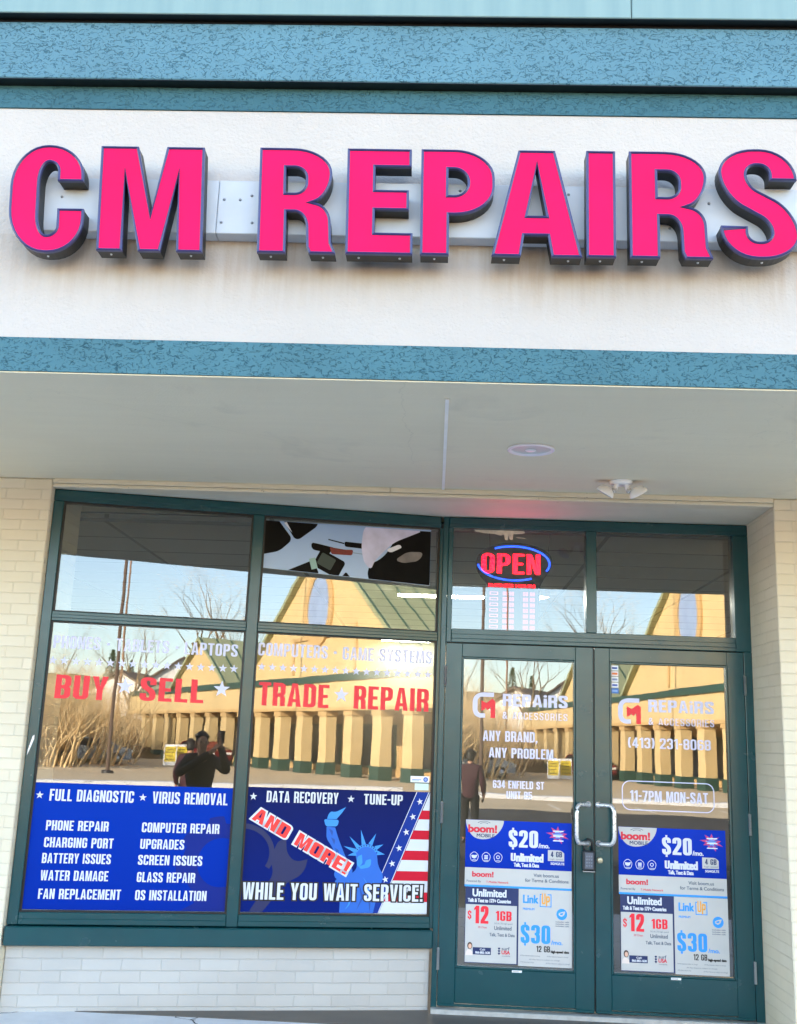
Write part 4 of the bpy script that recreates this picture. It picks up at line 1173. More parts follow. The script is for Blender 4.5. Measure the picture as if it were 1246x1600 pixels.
dword(.311, 1.444, 'pale vinyl slogan ANY BRAND, ANY PROBLEM. on the left door', [('ANY BRAND,', .311, 1.544, .650, .063), ('ANY PROBLEM.', .350, 1.445, .765, .060)])
dword(.378, 1.204, 'pale vinyl street address and unit number on the left door', [('634 ENFIELD ST', .378, 1.263, .692, .046), ('UNIT B5', .462, 1.204, .619, .043)])
dword(1.207, 1.535, 'pale vinyl telephone number on the right door', [('(413) 231-8068', 1.207, 1.535, 1.713, .063)], s=.14)
r = dword(1.166, 1.163, 'pale vinyl opening hours 11-7PM MON-SAT in a rounded outline', [('11-7PM MON-SAT', 1.216, 1.217, 1.688, .064)])
m = MB(); m.flat([rect(1.166, 1.163, 1.727, 1.339, .05), rect(1.172, 1.169, 1.721, 1.333, .045)], YD, VINYL); m.build('outline', r, org=(1.166, 0, 1.163))
r = dthing('card_sticker', 1.126, 1.863, 'strip of small payment card stickers in the corner of the right door', 'sticker')
for k, (c1, c2) in enumerate((('#e8ecf5', '#3858a8'), ('#e9dce0', '#e0782e'), ('#eef0f6', '#8a94b8'), ('#eceef6', '#4a62b4'), ('#3f74c4', '#8fb2e4'))):
    z = 2.036 - k * .0355
    m = MB(); m.box(1.106, 1.152, YD, YD + .0005, z - .031, z, paint(c1, .5)); m.flat([rect(1.112, z - .022, 1.146, z - .010, .004)], YD - .0004, paint(c2, .5)); m.build('card_badge', r, org=(1.126, 0, 1.863))

# --- phone plan posters, one set per door
YP = .0172
NAVY, RBLUE, SKYB, PRED = paint('#14285c', .5, .04), blue_grad('poster_royal_print', '#1238b4', '#0a30a0', .79, 1.07), paint('#2a95e6', .5, .04), paint('#ee1c33', .5, .03)
CRIM, GREYT, ORNG = paint('#d8243c', .5, .03), paint('#5c6878', .5, .04), paint('#f2a62c', .5, .04)
PWB = paint('#c3c1bd', .5, .03)
def posters(dx, dz, place):
    out = []
    # blue plan poster
    x0, x1 = .217 + dx, .860 + dx
    z1, zw, z0 = 1.071 + dz, .793 + dz, .682 + dz
    r = dthing('plan_poster', x0, z0, 'royal blue 20 dollar phone plan poster with white footer, ' + place, 'poster', 'royal blue phone plan posters'); og = (x0, 0, z0)
    m = MB(); sheet(m, x0, x1, z0, zw - .0002, YP, PWB); sheet(m, x0, x1, zw, z1, YP, RBLUE); m.box(x0, x1, YP - .0003, YP, z0, z0 + .012, SKYB); m.build('panel', r, org=og)
    m = MB(); y = YP - .0006
    bub = fil([(x0 + .001, z1 - .001), (x0 + .001, z1 - .075, .07), (x0 + .11, z1 - .132, .11), (x0 + .232, z1 - .06, .08), (x0 + .232, z1 - .0007)])
    m.flat([bub], y, PWB)
    ftext(m, 'boom!', x0 + .018, z1 - .072, x0 + .188, .042, y - .0004, CRIM, .07)
    ftext(m, 'MOBILE', x0 + .068, z1 - .101, x0 + .176, .020, y - .0004, NAVY, .03)
    for rr_ in (.022, .034): 
        m.flat([[(x0 + .112 + rr_ * 1.4 * math.cos(t), z1 - .030 + rr_ * .7 * math.sin(t)) for t in [.6 + k * .2 for k in range(11)]] + [(x0 + .112 + (rr_ - .004) * 1.4 * math.cos(t), z1 - .030 + (rr_ - .004) * .7 * math.sin(t)) for t in [2.6 - k * .2 for k in range(11)]]], y - .0004, GREYT)
    ftext(m, 'boom!', x0 + .046, zw - .052, x0 + .172, .030, y - .0004, CRIM, .06)
    m.build('logo', r, org=og)
    m = MB()
    word(m, '$20', x0 + .262, z1 - .152, x0 + .440, .100, y, PW, s=.18, t=.15)
    ftext(m, '/mo.', x0 + .444, z1 - .150, x0 + .508, .026, y, PW, .05)
    word(m, 'U', x0 + .276, zw + .046, x0 + .306, .046, y, PW, s=.17); ftext(m, 'nlimited', x0 + .311, zw + .046, x0 + .470, .046, y, PW, .075)
    ftext(m, 'Talk, Text & Data', x0 + .296, zw + .015, x0 + .446, .021, y, PW, .07)
    m.flat([fil([(x0 + .500, zw + .055), (x0 + .500, zw + .118), (x0 + .585, zw + .118, .02), (x0 + .598, zw + .10), (x0 + .598, zw + .055)])], y, PWB)
    word(m, '4 GB', x0 + .517, zw + .078, x0 + .585, .032, y - .0004, NAVY, s=.16); ftext(m, 'high speed', x0 + .512, zw + .062, x0 + .590, .009, y - .0004, GREYT)
    ftext(m, '5G/4G/LTE', x0 + .517, zw + .034, x0 + .598, .013, y, PW, .06)
    ftext(m, 'Visit boom.us', x0 + .415, zw - .040, x0 + .566, .019, y, GREYT, .03); ftext(m, 'for Terms & Conditions', x0 + .364, zw - .070, x0 + .624, .019, y, GREYT, .03)
    ftext(m, 'Powered By', x0 + .012, zw - .084, x0 + .098, .012, y, GREYT, .02); ftext(m, 'T-Mobile Network', x0 + .130, zw - .086, x0 + .264, .012, y, CRIM, .02)
    m.build('lettering', r, org=og)
    m = MB()
    for k in range(3):
        cx_, cz_ = x0 + .055 + k * .072, zw + .062
        pent = [(cx_ + .031 * math.sin(t), cz_ + .034 * math.cos(t)) for t in [j * 2 * math.pi / 5 for j in range(5)]]
        pent = fil([p + (.014,) for p in pent]); inn = offset(pent, -.003)
        m.flat([pent, inn], y, PW)
        if k == 0: m.flat([fil([(cx_ - .018, cz_ + .010, .004), (cx_ + .004, cz_ + .009), (cx_ + .019, cz_ + .012, .003), (cx_ + .012, cz_ - .006, .004), (cx_, cz_ - .011), (cx_ - .014, cz_ - .006, .004)])], y, PW)
        elif k == 1:
            for a in (-.008, 0, .008): m.flat([rect(cx_ - .011, cz_ + a - .003, cx_ + .011, cz_ + a + .003, .002)], y, PW)
        else:
            m.flat([ellipse(cx_, cz_ + .002, .011, .011, 16), ellipse(cx_, cz_ + .002, .007, .007, 16)], y, PW)
        m.flat([rect(cx_ - .012, cz_ - .020, cx_ + .012, cz_ - .017)], y, PW)
    cx_, cz_ = x0 + .560, z1 - .070
    random.seed(3)
    burst = [(cx_ + (.066 if j % 2 == 0 else .030) * (1 + .25 * random.uniform(-1, 1)) * math.sin(j * math.pi / 9), cz_ + (.048 if j % 2 == 0 else .022) * (1 + .25 * random.uniform(-1, 1)) * math.cos(j * math.pi / 9)) for j in range(18)]
    m.flat([burst], y, paint('#c83a78', .5)); m.flat([[(cx_ + (a - cx_) * .55, cz_ + (b - cz_) * .6) for a, b in burst]], y - .0004, paint('#8fb0ee', .5))
    for k in range(5): m.flat([rect(cx_ - .03, cz_ + .018 - k * .014, cx_ + .034, cz_ + .024 - k * .014, .003)], y - .0008, paint(('#e2edff', '#2d55b8')[k % 2], .5))
    m.build('icons', r, org=og)
    # twelve dollar poster
    x0, x1, z0, z1 = .224 + dx, .5425 + dx, .253 + dz, .679 + dz
    r = dthing('plan_poster', x0, z0, 'white 12 dollar phone plan poster with navy heading, ' + place, 'poster', 'twelve dollar phone plan posters'); og = (x0, 0, z0)
    m = MB(); sheet(m, x0, x1, z0, z1, YP - .0016, NAVY, .001); m.flat([rect(x0 + .003, z0 + .004, x1 - .009, z1 - .097)], YP - .0022, PWB); m.build('panel', r, org=og)
    m = MB(); y = YP - .0028
    ftext(m, 'Unlimited', x0 + .044, z1 - .050, x0 + .244, .042, y, PW, .055); ftext(m, 'Talk & Text to 177+ Countries', x0 + .016, z1 - .083, x0 + .272, .020, y, PW, .07)
    word(m, '12', x0 + .054, z0 + .222, x0 + .140, .100, y, PRED, s=.19, t=.16); word(m, '$', x0 + .016, z0 + .247, x0 + .038, .044, y, PRED, s=.15)
    word(m, '1GB', x0 + .184, z0 + .242, x0 + .278, .055, y, PRED, s=.17)
    ftext(m, '5G & LTE high speed', x0 + .176, z0 + .222, x0 + .284, .009, y, GREYT); ftext(m, '30 Days', x0 + .078, z0 + .196, x0 + .132, .012, y, CRIM)
    ftext(m, 'Unlimited', x0 + .176, z0 + .190, x0 + .278, .022, y, GREYT, .03); ftext(m, 'Talk, Text & Data', x0 + .148, z0 + .154, x0 + .298, .018, y, GREYT, .03)
    m.box(x0 + .050, x0 + .158, y, y + .0004, z0 + .048, z0 + .088, NAVY); ftext(m, 'Call:', x0 + .092, z0 + .072, x0 + .124, .010, y - .0004, PW, .05); 
    ftext(m, '866-882-1630', x0 + .066, z0 + .054, x0 + .152, .012, y - .0004, PW, .07)
    ftext(m, 'surf', x0 + .222, z0 + .078, x0 + .268, .018, y, GREYT, .03); ftext(m, 'USA', x0 + .222, z0 + .056, x0 + .270, .020, y, CRIM, .05); ftext(m, 'mobile', x0 + .224, z0 + .042, x0 + .272, .008, y, GREYT)
    for k in range(3):
        for s_ in (-1, 1): m.flat([fil([(x0 + .206, z0 + .050 + k * .014), (x0 + .206 + s_ * .010, z0 + .062 + k * .014, .006), (x0 + .206, z0 + .064 + k * .014)])], y, NAVY)
    m.build('lettering', r, org=og)
    m = MB()                                             # small portrait beside the call box
    m.flat([fil([(x0 + .006, z0 + .042), (x0 + .010, z0 + .072, .02), (x0 + .032, z0 + .078, .01), (x0 + .050, z0 + .060), (x0 + .050, z0 + .042)])], y - .0004, paint('#e9d9cf', .5))
    m.flat([ellipse(x0 + .032, z0 + .096, .015, .020, 18)], y - .0004, paint('#4a3226', .6)); m.flat([ellipse(x0 + .033, z0 + .093, .010, .014, 18)], y - .0008, paint('#e0b196', .6))
    m.build('portrait', r, org=og)
    # thirty dollar poster
    x0, x1, z0, z1 = .5435 + dx, .8615 + dx, .248 + dz, .681 + dz
    r = dthing('plan_poster', x0, z0, 'pale 30 dollar phone plan poster with blue figures, ' + place, 'poster', 'thirty dollar phone plan posters'); og = (x0, 0, z0)
    m = MB(); sheet(m, x0, x1, z0, z1, YP - .0012, PWB, .001); m.build('panel', r, org=og)
    m = MB(); y = YP - .0018
    ftext(m, 'Link', x0 + .028, z1 - .078, x0 + .116, .046, y, SKYB, .05)
    m.flat([[(x0 + .126, z1 - .098), (x0 + .196, z1 - .098), (x0 + .196, z1 - .024), (x0 + .172, z1 - .024), (x0 + .172, z1 - .029), (x0 + .191, z1 - .029), (x0 + .191, z1 - .093), (x0 + .131, z1 - .093), (x0 + .131, z1 - .029), (x0 + .142, z1 - .029), (x0 + .142, z1 - .024), (x0 + .126, z1 - .024)]], y, SKYB)
    word(m, 'U', x0 + .138, z1 - .082, x0 + .160, .062, y - .0004, ORNG, s=.12); word(m, 'P', x0 + .164, z1 - .094, x0 + .186, .058, y - .0004, ORNG, s=.13)
    m.build('logo', r, org=og)
    m = MB()
    ftext(m, 'PREMIUM', x0 + .026, z1 - .118, x0 + .094, .012, y, SKYB, .04)
    word(m, '$30', x0 + .014, z0 + .128, x0 + .190, .104, y, SKYB, s=.18, t=.15); ftext(m, '/mo.', x0 + .196, z0 + .126, x0 + .262, .024, y, SKYB, .04)
    word(m, '12 GB', x0 + .108, z0 + .082, x0 + .188, .034, y, BLACK, s=.15); ftext(m, 'high-speed data', x0 + .194, z0 + .080, x0 + .300, .014, y, BLACK, .08)
    for k, (a, b, zz) in enumerate(((.012, .130, .056), (.17, .296, .056), (.066, .246, .036), (.014, .092, .020), (.164, .306, .018))): ftext(m, 'All Plan features subject to change', x0 + a, z0 + zz, x0 + b, .007, y, GREYT)
    for k in range(3): ftext(m, 'includes calls', x0 + .222, z0 + .252 - k * .012, x0 + .300, .007, y, GREYT, .04)
    m.build('lettering', r, org=og)
    m = MB(); m.flat([ellipse(x0 + .258, z0 + .298, .032, .032, 30)], y, SKYB)
    m.flat([fil([(x0 + .238, z0 + .304, .006), (x0 + .260, z0 + .312), (x0 + .280, z0 + .316, .004), (x0 + .272, z0 + .294, .006), (x0 + .256, z0 + .284), (x0 + .240, z0 + .292, .005)]), fil([(x0 + .246, z0 + .302), (x0 + .266, z0 + .307), (x0 + .262, z0 + .294), (x0 + .248, z0 + .294)])], y - .0004, PWB)
    m.build('badge', r, org=og)
posters(0, 0, 'on the left door')
posters(.925, -.006, 'on the right door')

# --- key lockbox hung on the left handle
r = dthing('lockbox', .953, .808, 'black and grey combination lockbox hanging from the left door handle', 'padlock', y=-.03)
og = (.953, -.03, .808)
m = MB(); m.box(.919, .990, -.052, -.012, .806, .922, paint('#2a2e33', .4, .1), .008); m.build('body', r, org=og)
m = MB(); m.box(.930, .980, -.0575, -.0525, .820, .912, paint('#565c68', .35, .1, 20), .002)
for k in range(4):
    for j in range(3): m.lathe([(0, -.0018), (.0045, -.0014), (.005, 0)], paint('#747b88', .35), (.941 + j * .014, -.0576, .836 + k * .018), 10, 'y')
m.build('keypad', r, org=og)
m = MB(); m.box(.919, .990, -.054, -.012, .801, .8055, paint('#aab0b6', .3, .1, 9, 0, 90, .7)); m.build('bottom_plate', r, org=og)
m = MB(); m.tube([(.929, -.03, .920), (.929, -.03, .955), (.934, -.03, .975), (.948, -.03, .985), (.964, -.03, .982), (.974, -.03, .968), (.976, -.03, .920)], .0075, BLACK, 10); m.build('shackle', r, org=og)

# ------------------------------------------------------------------ across the car park: what the glass reflects
YEL, YEL2 = paint('#cdb482', .8, .06, .6, .01, 12), paint('#bf9f6c', .8, .06, .8)
GROOF = paint('#979c78', .55, .08, .5); GDARK = paint('#2c4a40', .5, .1)
OV = paint('#8fa3c4', .35, .15, 1.2)
mall_rot = math.atan2(-.987, -.16)
mall = empty('shopping_arcade', (15.2, -30.0, -.17), mall_rot, 'yellow stucco shopping arcade with green gabled roof and a row of piers', 'building')
def mpart(name, mb, parent=mall): return mb.build(name, parent)
# local x runs away from the shop along the front, local y into the building, z up
m = MB(); m.box(-18, 46, 3.2, 16, 0, 4.9, YEL2); mpart('wall', m)
m = MB(); m.box(-18, 46, -.3, 3.2, 3.25, 5.0, YEL); m.box(-18, 46, -.42, -.301, 4.70, 5.06, GDARK); m.box(-18, 46, -.36, -.301, 3.25, 3.42, YEL2); mpart('canopy', m)
def gable(cx, hw, zb, zt, y, depth, window):
    m = MB(); m.prism([[(cx - hw, zb), (cx, zt), (cx + hw, zb)]], y, y + .5, YEL); o = mpart('gable', m)
    m = MB()
    L = math.hypot(hw, zt - zb); nx, nz = (zt - zb) / L, hw / L
    for s_ in (-1, 1):
        a = Vector((cx, 0, zt)); b = Vector((cx + s_ * hw * 1.06, 0, zb - .06 * (zt - zb)))
        off_ = Vector((s_ * nx, 0, nz)) * .22
        vs = [a + Vector((0, y - .35, 0)), b + Vector((0, y - .35, 0)), b + Vector((0, depth, 0)), a + Vector((0, depth, 0))]
        vs = vs + [q + off_ for q in vs]
        m.add(vs, [(0, 1, 2, 3), (7, 6, 5, 4), (0, 4, 5, 1), (1, 5, 6, 2), (2, 6, 7, 3), (3, 7, 4, 0)], GROOF)
        k = 0
        while k < depth - y:                       # standing seams
            p, q = a.lerp(b, .01), a.lerp(b, .99)
            yy = y - .3 + k
            m.add([p + off_ * 1.0 + Vector((0, yy, 0)), q + off_ + Vector((0, yy, 0)), q + off_ * 1.35 + Vector((0, yy + .03, 0)), p + off_ * 1.35 + Vector((0, yy + .03, 0)), p + off_ + Vector((0, yy + .06, 0)), q + off_ + Vector((0, yy + .06, 0))],
                  [(0, 1, 2, 3), (3, 2, 5, 4)], GDARK)
            k += 1.1
    mpart('roof', m, o)
    if window:
        m = MB(); m.prism([ellipse(cx + .4, zb + (zt - zb) * .50, 1.75, 2.2, 30), ellipse(cx + .4, zb + (zt - zb) * .50, 1.3, 1.75, 30)[::-1]], y - .12, y - .002, YEL2, back=False); w = mpart('window', m, o)
        m = MB(); m.prism([ellipse(cx + .4, zb + (zt - zb) * .50, 1.3, 1.75, 30)], y - .05, y - .003, OV); m.build('pane', o)
        m = MB()
        m.box(cx + 3.2, cx + 3.45, y - .1, y - .002, zb + .2, zb + 2.2, YEL2); m.box(cx - 4.2, cx - 3.95, y - .1, y - .002, zb + .2, zb + 2.6, YEL2); m.box(cx - 3.94, cx + 3.19, y - .1, y - .002, zb + 2.0, zb + 2.2, YEL2); mpart('moulding', m, o)
gable(11.2, 10.2, 5.07, 12.6, -.05, 14, True)
gable(29.5, 5.2, 5.07, 8.2, -.3, 12, False)
m = MB()
m.add([(-18, .1, 5.06), (46, .1, 5.06), (46, 9, 8.6), (-18, 9, 8.6), (46, 16, 5), (-18, 16, 5)], [(0, 1, 2, 3), (3, 2, 4, 5)], GROOF); mpart('roof', m)
PX = [-16 + 2.9 * k for k in range(21)]
for x in PX:
    m = MB(); m.box(x - .42, x + .42, -.25, .35, .62, 3.24, YEL); m.box(x - .48, x + .48, -.31, .41, 3.0, 3.235, YEL2); o = mpart('pier', m)
    m = MB(); m.box(x - .47, x + .47, -.30, .40, .0, .615, GDARK); m.build('plinth', o)
for k in range(10):
    x = -16.5 + k * 6.2
    m = MB(); m.box(x, x + 5, 3.08, 3.199, .4, 2.7, GDARK); o = mpart('shopfront', m)
    m = MB()
    for j in range(3): m.box(x + .1 + j * 1.63, x + 1.6 + j * 1.63, 3.05, 3.0795, .5, 2.6, paint('#20242a', .12, .2, 1)); 
    m.build('pane', o)

# kerbed planting strip and painted lines
m = MB(); m.box(-60, 11.5, -24.2, -23.4, -.3, -.03, G['concrete']); m.box(-60, 4.4, -72, -51, -.3, -.06, paint('#4a4a2c', .9, .3, 2)); m.build('planting_strip', kind='structure')
LINE = paint('#d8d2c2', .7, .1, 2)
m = MB()
for k in range(14): m.box(-26 + k * 2.7, -25.9 + k * 2.7, -21, -18, -.172, -.164, LINE)
for k in range(10): m.box(-18 + k * 2.7, -17.9 + k * 2.7, -44, -39, -.172, -.166, LINE)
m.build('parking_lines', kind='structure')
m = MB()
random.seed(11)
# low wooded ridge as one uneven sheet
nx_, ny_ = 90, 18
vs = []
for j in range(ny_):
    for i in range(nx_):
        x = -260 + i * 520 / (nx_ - 1); yy = -66 - j * 12
        hgt = (1 - math.exp(-j * .22)) * (8.0 + 3.0 * math.sin(x * .021 + 1) + 2.2 * math.sin(x * .06 + yy * .03)) 
        vs.append((x, yy, -.22 + hgt + (random.uniform(-.4, .4) if j else 0)))
m.add(vs, [(j * nx_ + i, j * nx_ + i + 1, (j + 1) * nx_ + i + 1, (j + 1) * nx_ + i) for j in range(ny_ - 1) for i in range(nx_ - 1)], G['hill'], True)
m.build('hill', kind='structure')

def grow(mb, p, d, L, r, depth, rng, mat, tmat, spread, up, nmin=2, nmax=3, lean=.25):
    pts = [p]; q = p.copy(); dd = d.copy()
    steps = 3 if depth > 1 else 2
    for s_ in range(steps):
        dd = (dd + Vector((rng.uniform(-1, 1), rng.uniform(-1, 1), rng.uniform(-1, 1) + up)) * lean * .5).normalized()
        q = q + dd * (L / steps); pts.append(q.copy())
    rs = [r * (1 - .42 * k / steps) for k in range(steps + 1)]
    mb.tube(pts, rs, mat if depth > 1 else tmat, 5 if depth > 2 else 3, cap=False)
    if depth == 0: return
    for k in range(rng.randint(nmin, nmax)):
        ax = Vector((rng.uniform(-1, 1), rng.uniform(-1, 1), rng.uniform(-.3, .8))).normalized()
        nd = (dd + ax * spread * rng.uniform(.6, 1.2)).normalized()
        st = pts[rng.choice((-1, -1, -2))]
        grow(mb, st, nd, L * rng.uniform(.62, .86), rs[-1] * rng.uniform(.6, .85), depth - 1, rng, mat, tmat, spread, up, nmin, nmax, lean)

def bare_tree(seed, H, depth=6, spread=.75):
    rng = random.Random(seed)
    root = empty('bare_tree', (0, 0, 0))
    t = MB(); t.tube([(0, 0, -.3), (.03, 0, H * .12), (.0, .05, H * .27)], [H * .022, H * .017, H * .014], G['bark'], 8); t.build('trunk', root)
    c = MB()
    for k in range(4):
        a = k * 1.6 + rng.uniform(0, .6)
        grow(c, Vector((0, .05, H * (.22 + .015 * k))), Vector((math.cos(a) * .45, math.sin(a) * .45, 1)).normalized(), H * .24, H * .010, depth - 1, rng, G['bark'], G['twigs'], spread, .35)
    c.build('crown', root)
    return root
def place(proto, used, loc, rz, sc_, label, cat, group):
    o = proto if not used else copy_tree(proto)
    o.location = loc; o.rotation_euler.z = rz; o.scale = (sc_,) * 3
    tag(o, label, cat, group)
    return o
TR = [bare_tree(5, 15), bare_tree(8, 13)]
spots = [(13.5, -74, 0, 1.15, 'tall bare tree rising left of the big gable'), (9.0, -88, 1, 1.0, 'bare tree on the ridge behind the houses'), (3.0, -92, 0, .8, 'small bare tree at the far left of the ridge'),
         (-6.0, -70, 1, .85, 'bare tree beyond the planted strip'), (17.5, -80, 1, 1.1, 'bare tree half hidden by the arcade roof'), (22, -96, 0, 1.0, 'bare tree behind the arcade')]
used = set()
for k, (x, y, v, s_, lab) in enumerate(spots):
    place(TR[v], v in used, (x, y, 1.0 if y < -68 else -.2), k * 1.3, s_, lab, 'tree', 'bare trees across the car park'); used.add(v)
def thicket(seed, H):
    rng = random.Random(seed)
    c = MB()
    for k in range(20):
        a = rng.uniform(0, 6.28); r_ = rng.uniform(0, 1.6)
        grow(c, Vector((math.cos(a) * r_, math.sin(a) * r_, -.1)), Vector((math.cos(a) * .5, math.sin(a) * .5, 1.2)).normalized(), H * .34, .05, 4, rng, G['twigs'], G['twigs'], .8, .25)
    root = empty('brush', (0, 0, 0))
    c.build('twigs', root)
    return root
BR = [thicket(2, 3.4), thicket(3, 3.0), thicket(9, 4.0)]
rng = random.Random(5)
n_ = 0
for k in range(64):
    v = k % 3
    x = rng.uniform(-16, 9.5); y = -rng.uniform(34, 70)
    x = rng.uniform(-9, 5.5); y = -rng.uniform(52, 74)
    if k < 18: x, y = rng.uniform(-6, 2.0), -rng.uniform(40, 52)
    elif k < 26: x, y = rng.uniform(4, 11), -rng.uniform(66, 80)
    low = .55 if x > 3.2 else 1.0
    place(BR[v], k > 2, (x, y, -.2 + max(0, (-y - 66) * .12)), rng.uniform(0, 6.28), rng.uniform(1.1, 1.9) * low, 'leafless tan brush thicket growing along the far side of the car park', 'shrub', 'brush along the far side of the car park')
def pine(seed):
    rng = random.Random(seed)
    root = empty('pine_tree', (0, 0, 0))
    t = MB(); t.tube([(0, 0, -.3), (0, 0, 6), (0.05, 0, 12.5)], [.24, .16, .03], G['bark'], 7); t.build('trunk', root)
    c = MB()
    for k in range(900):
        z = rng.uniform(2.2, 13); rm = (13.3 - z) * .26
        a = rng.uniform(0, 6.28); r_ = rm * math.sqrt(rng.uniform(.05, 1)); 
        p = Vector((math.cos(a) * r_, math.sin(a) * r_, z - r_ * .25)); d = Vector((math.cos(a), math.sin(a), -.15 + rng.uniform(-.3, .3))).normalized() * rng.uniform(.4, .8)
        s_ = Vector((-math.sin(a), math.cos(a), rng.uniform(-.4, .4))) * .16
        c.add([p - s_, p + d, p + s_, p + Vector((0, 0, .14))], [(0, 1, 2), (0, 1, 3), (3, 1, 2)], G['needles'])
    c.build('crown', root)
    return root
PN = pine(4)
for k, (x, y, s_, lab) in enumerate(((9.8, -118, .42, 'dark pine among bare trees on the ridge'), (12.6, -122, .36, 'smaller dark pine right of the ridge pine'))):
    place(PN, k > 0, (x, y, 6.0), k * 2, s_, lab, 'tree', 'pines on the ridge')

# houses on the rise
HW, HR = paint('#e6e3dc', .6, .05, 1), paint('#6b5f55', .8, .1, 1)
def house(label, loc, rz, w, d_, hh, roofz):
    r = empty('house', loc, rz, label, 'house', 'houses beyond the car park')
    m = MB(); m.box(-w / 2, w / 2, -d_ / 2, d_ / 2, -2, hh, HW)
    m.prism([[(-w / 2, hh), (0, roofz), (w / 2, hh)]], -d_ / 2 + .001, d_ / 2 - .001, HW); m.build('wall', r)
    m = MB()
    for s_ in (-1, 1):
        a = [(0, -d_ / 2 - .4, roofz + .02), (s_ * (w / 2 + .5), -d_ / 2 - .4, hh - .25), (s_ * (w / 2 + .5), d_ / 2 + .4, hh - .25), (0, d_ / 2 + .4, roofz + .02)]
        m.add(a + [(x, y, z + .22) for x, y, z in a], [(0, 1, 2, 3), (7, 6, 5, 4), (0, 4, 5, 1), (1, 5, 6, 2), (2, 6, 7, 3), (3, 7, 4, 0)], HR)
    m.build('roof', r)
    for i in range(3):
        for z in (1.0, 3.6):
            if z > hh - 1: continue
            x = -w / 2 + w * (i + .5) / 3
            m = MB(); m.box(x - .55, x + .55, d_ / 2, d_ / 2 + .06, z, z + 1.4, WHITE); o = m.build('window', r)
            m = MB(); m.box(x - .45, x + .45, d_ / 2 + .061, d_ / 2 + .08, z + .1, z + 1.3, DARK); m.build('pane', o)
house('white two storey house with brown roof beside the tall bare tree', (9.6, -92, .2), .5, 9, 7, 4.6, 7.0)
house('smaller white house low on the left of the ridge', (5.2, -96, .4), -.3, 7, 7, 3.4, 5.6)
house('white house with gable turned to the car park', (15.0, -98, 1.0), .1, 8, 8, 5.4, 8.2)

# poles
def pole(x, y, H, mat, label, arm):
    r = empty('light_pole', (x, y, -.17), .3, label, 'light pole', 'poles in the car park')
    m = MB(); m.tube([(0, 0, 0), (0, 0, H)], [.085, .055], mat, 10); m.build('pole', r)
    m = MB(); m.lathe([(0, .12), (.24, .12), (.26, .1), (.26, 0)], DARK, (0, 0, 0), 16); m.build('base', r)
    m = MB(); m.box(-arm, arm, -.06, .06, H - .35, H - .2, mat)
    for s_ in (-1, 1): m.box(s_ * arm - .3, s_ * arm + .3, -.2, .2, H - .5, H - .36, DARK)
    m.build('crossarm', r)
PB = paint('#5c4a3c', .7, .1, 3)
pole(2.2, -35, 17, PB, 'brown lamp pole with twin heads near the brush', 1.1)
pole(5.2, -62, 18, paint('#8a6a50', .8, .1, 3), 'brown timber pole farther back by the houses', .9)

# folding sandwich boards
YS = paint('#e8cf3a', .5, .05, 3)
def board_sign(x, y, rz, label):
    r = empty('sandwich_board', (x, y, -.17), rz, label, 'sandwich board', 'sandwich boards in the car park')
    for s_ in (-1, 1):
        m = MB(); m.box(-.38, .38, -.02, .02, 0, 1.22, WHITE, .01); o = m.build('panel', r); o.location = (0, s_ * .28, 0); o.rotation_euler.x = s_ * .22
        m = MB(); m.box(-.32, .32, .021, .024, .22, 1.08, YS)
        for k in range(4): m.box(-.25, .25 - .07 * (k % 2), .0245, .026, .32 + k * .19, .38 + k * .19, paint('#8c7a2c', .5))
        f = m.build('face', o)
        if s_ < 0: f.rotation_euler.z = math.pi
    return r
board_sign(7.25, -50.2, .2, 'yellow and white sandwich board, the nearer of two')
board_sign(8.05, -51.0, -.1, 'yellow and white sandwich board just behind the other')

# a few parked cars seen low in the reflection
def car(label, loc, rz, col):
    r = empty('parked_car', loc, rz, label, 'car', 'cars parked across the car park')
    c = paint(col, .25, .03)
    side = fil([(-2.2, .28, .1), (-2.25, .78, .2), (-1.3, .95, .2), (-.75, 1.42, .25), (.75, 1.45, .3), (1.55, .98, .3), (2.2, .92, .2), (2.28, .30, .15)])
    m = MB(); m.prism([side], -.86, .86, c); b = m.build('body', r)
    m = MB()
    gl = fil([(-1.12, .98, .05), (-.66, 1.36, .08), (.68, 1.38, .08), (1.30, 1.0, .05)])
    for yy in (-.865, .861): m.flat([gl], yy, DARK)
    m.add([(-1.28, -.74, 1.0), (-1.28, .74, 1.0), (-.80, .66, 1.40), (-.80, -.66, 1.40)], [(0, 1, 2, 3)], DARK)
    m.build('window', r)
    for sx in (-1.38, 1.42):
        for sy in (-.80, .80):
            m = MB(); m.lathe([(.0, -.11), (.22, -.11), (.33, -.09), (.34, 0), (.33, .09), (.22, .11), (0, .11)], BLACK, (sx, sy, .33), 22, 'y'); w = m.build('wheel', r)
            m = MB(); m.lathe([(0, -.12), (.19, -.118), (.20, -.105)] if sy < 0 else [(0, .12), (.19, .118), (.20, .105)], STEEL, (sx, sy, .33), 16, 'y'); m.build('rim', w)
    for sy in (-.6, .6):
        m = MB(); m.box(2.24, 2.285, sy - .18, sy + .18, .66, .80, WHITE); m.build('headlight', r)
        m = MB(); m.box(-2.27, -2.235, sy - .16, sy + .16, .66, .82, paint('#a01418', .3)); m.build('taillight', r)
    return r
car('dark red saloon parked beyond the sandwich boards', (9.6, -53.5, -.17), 1.2, '#6e1820')
car('silver saloon parked by the brush', (2.6, -49, -.17), .1, '#9aa4ad')

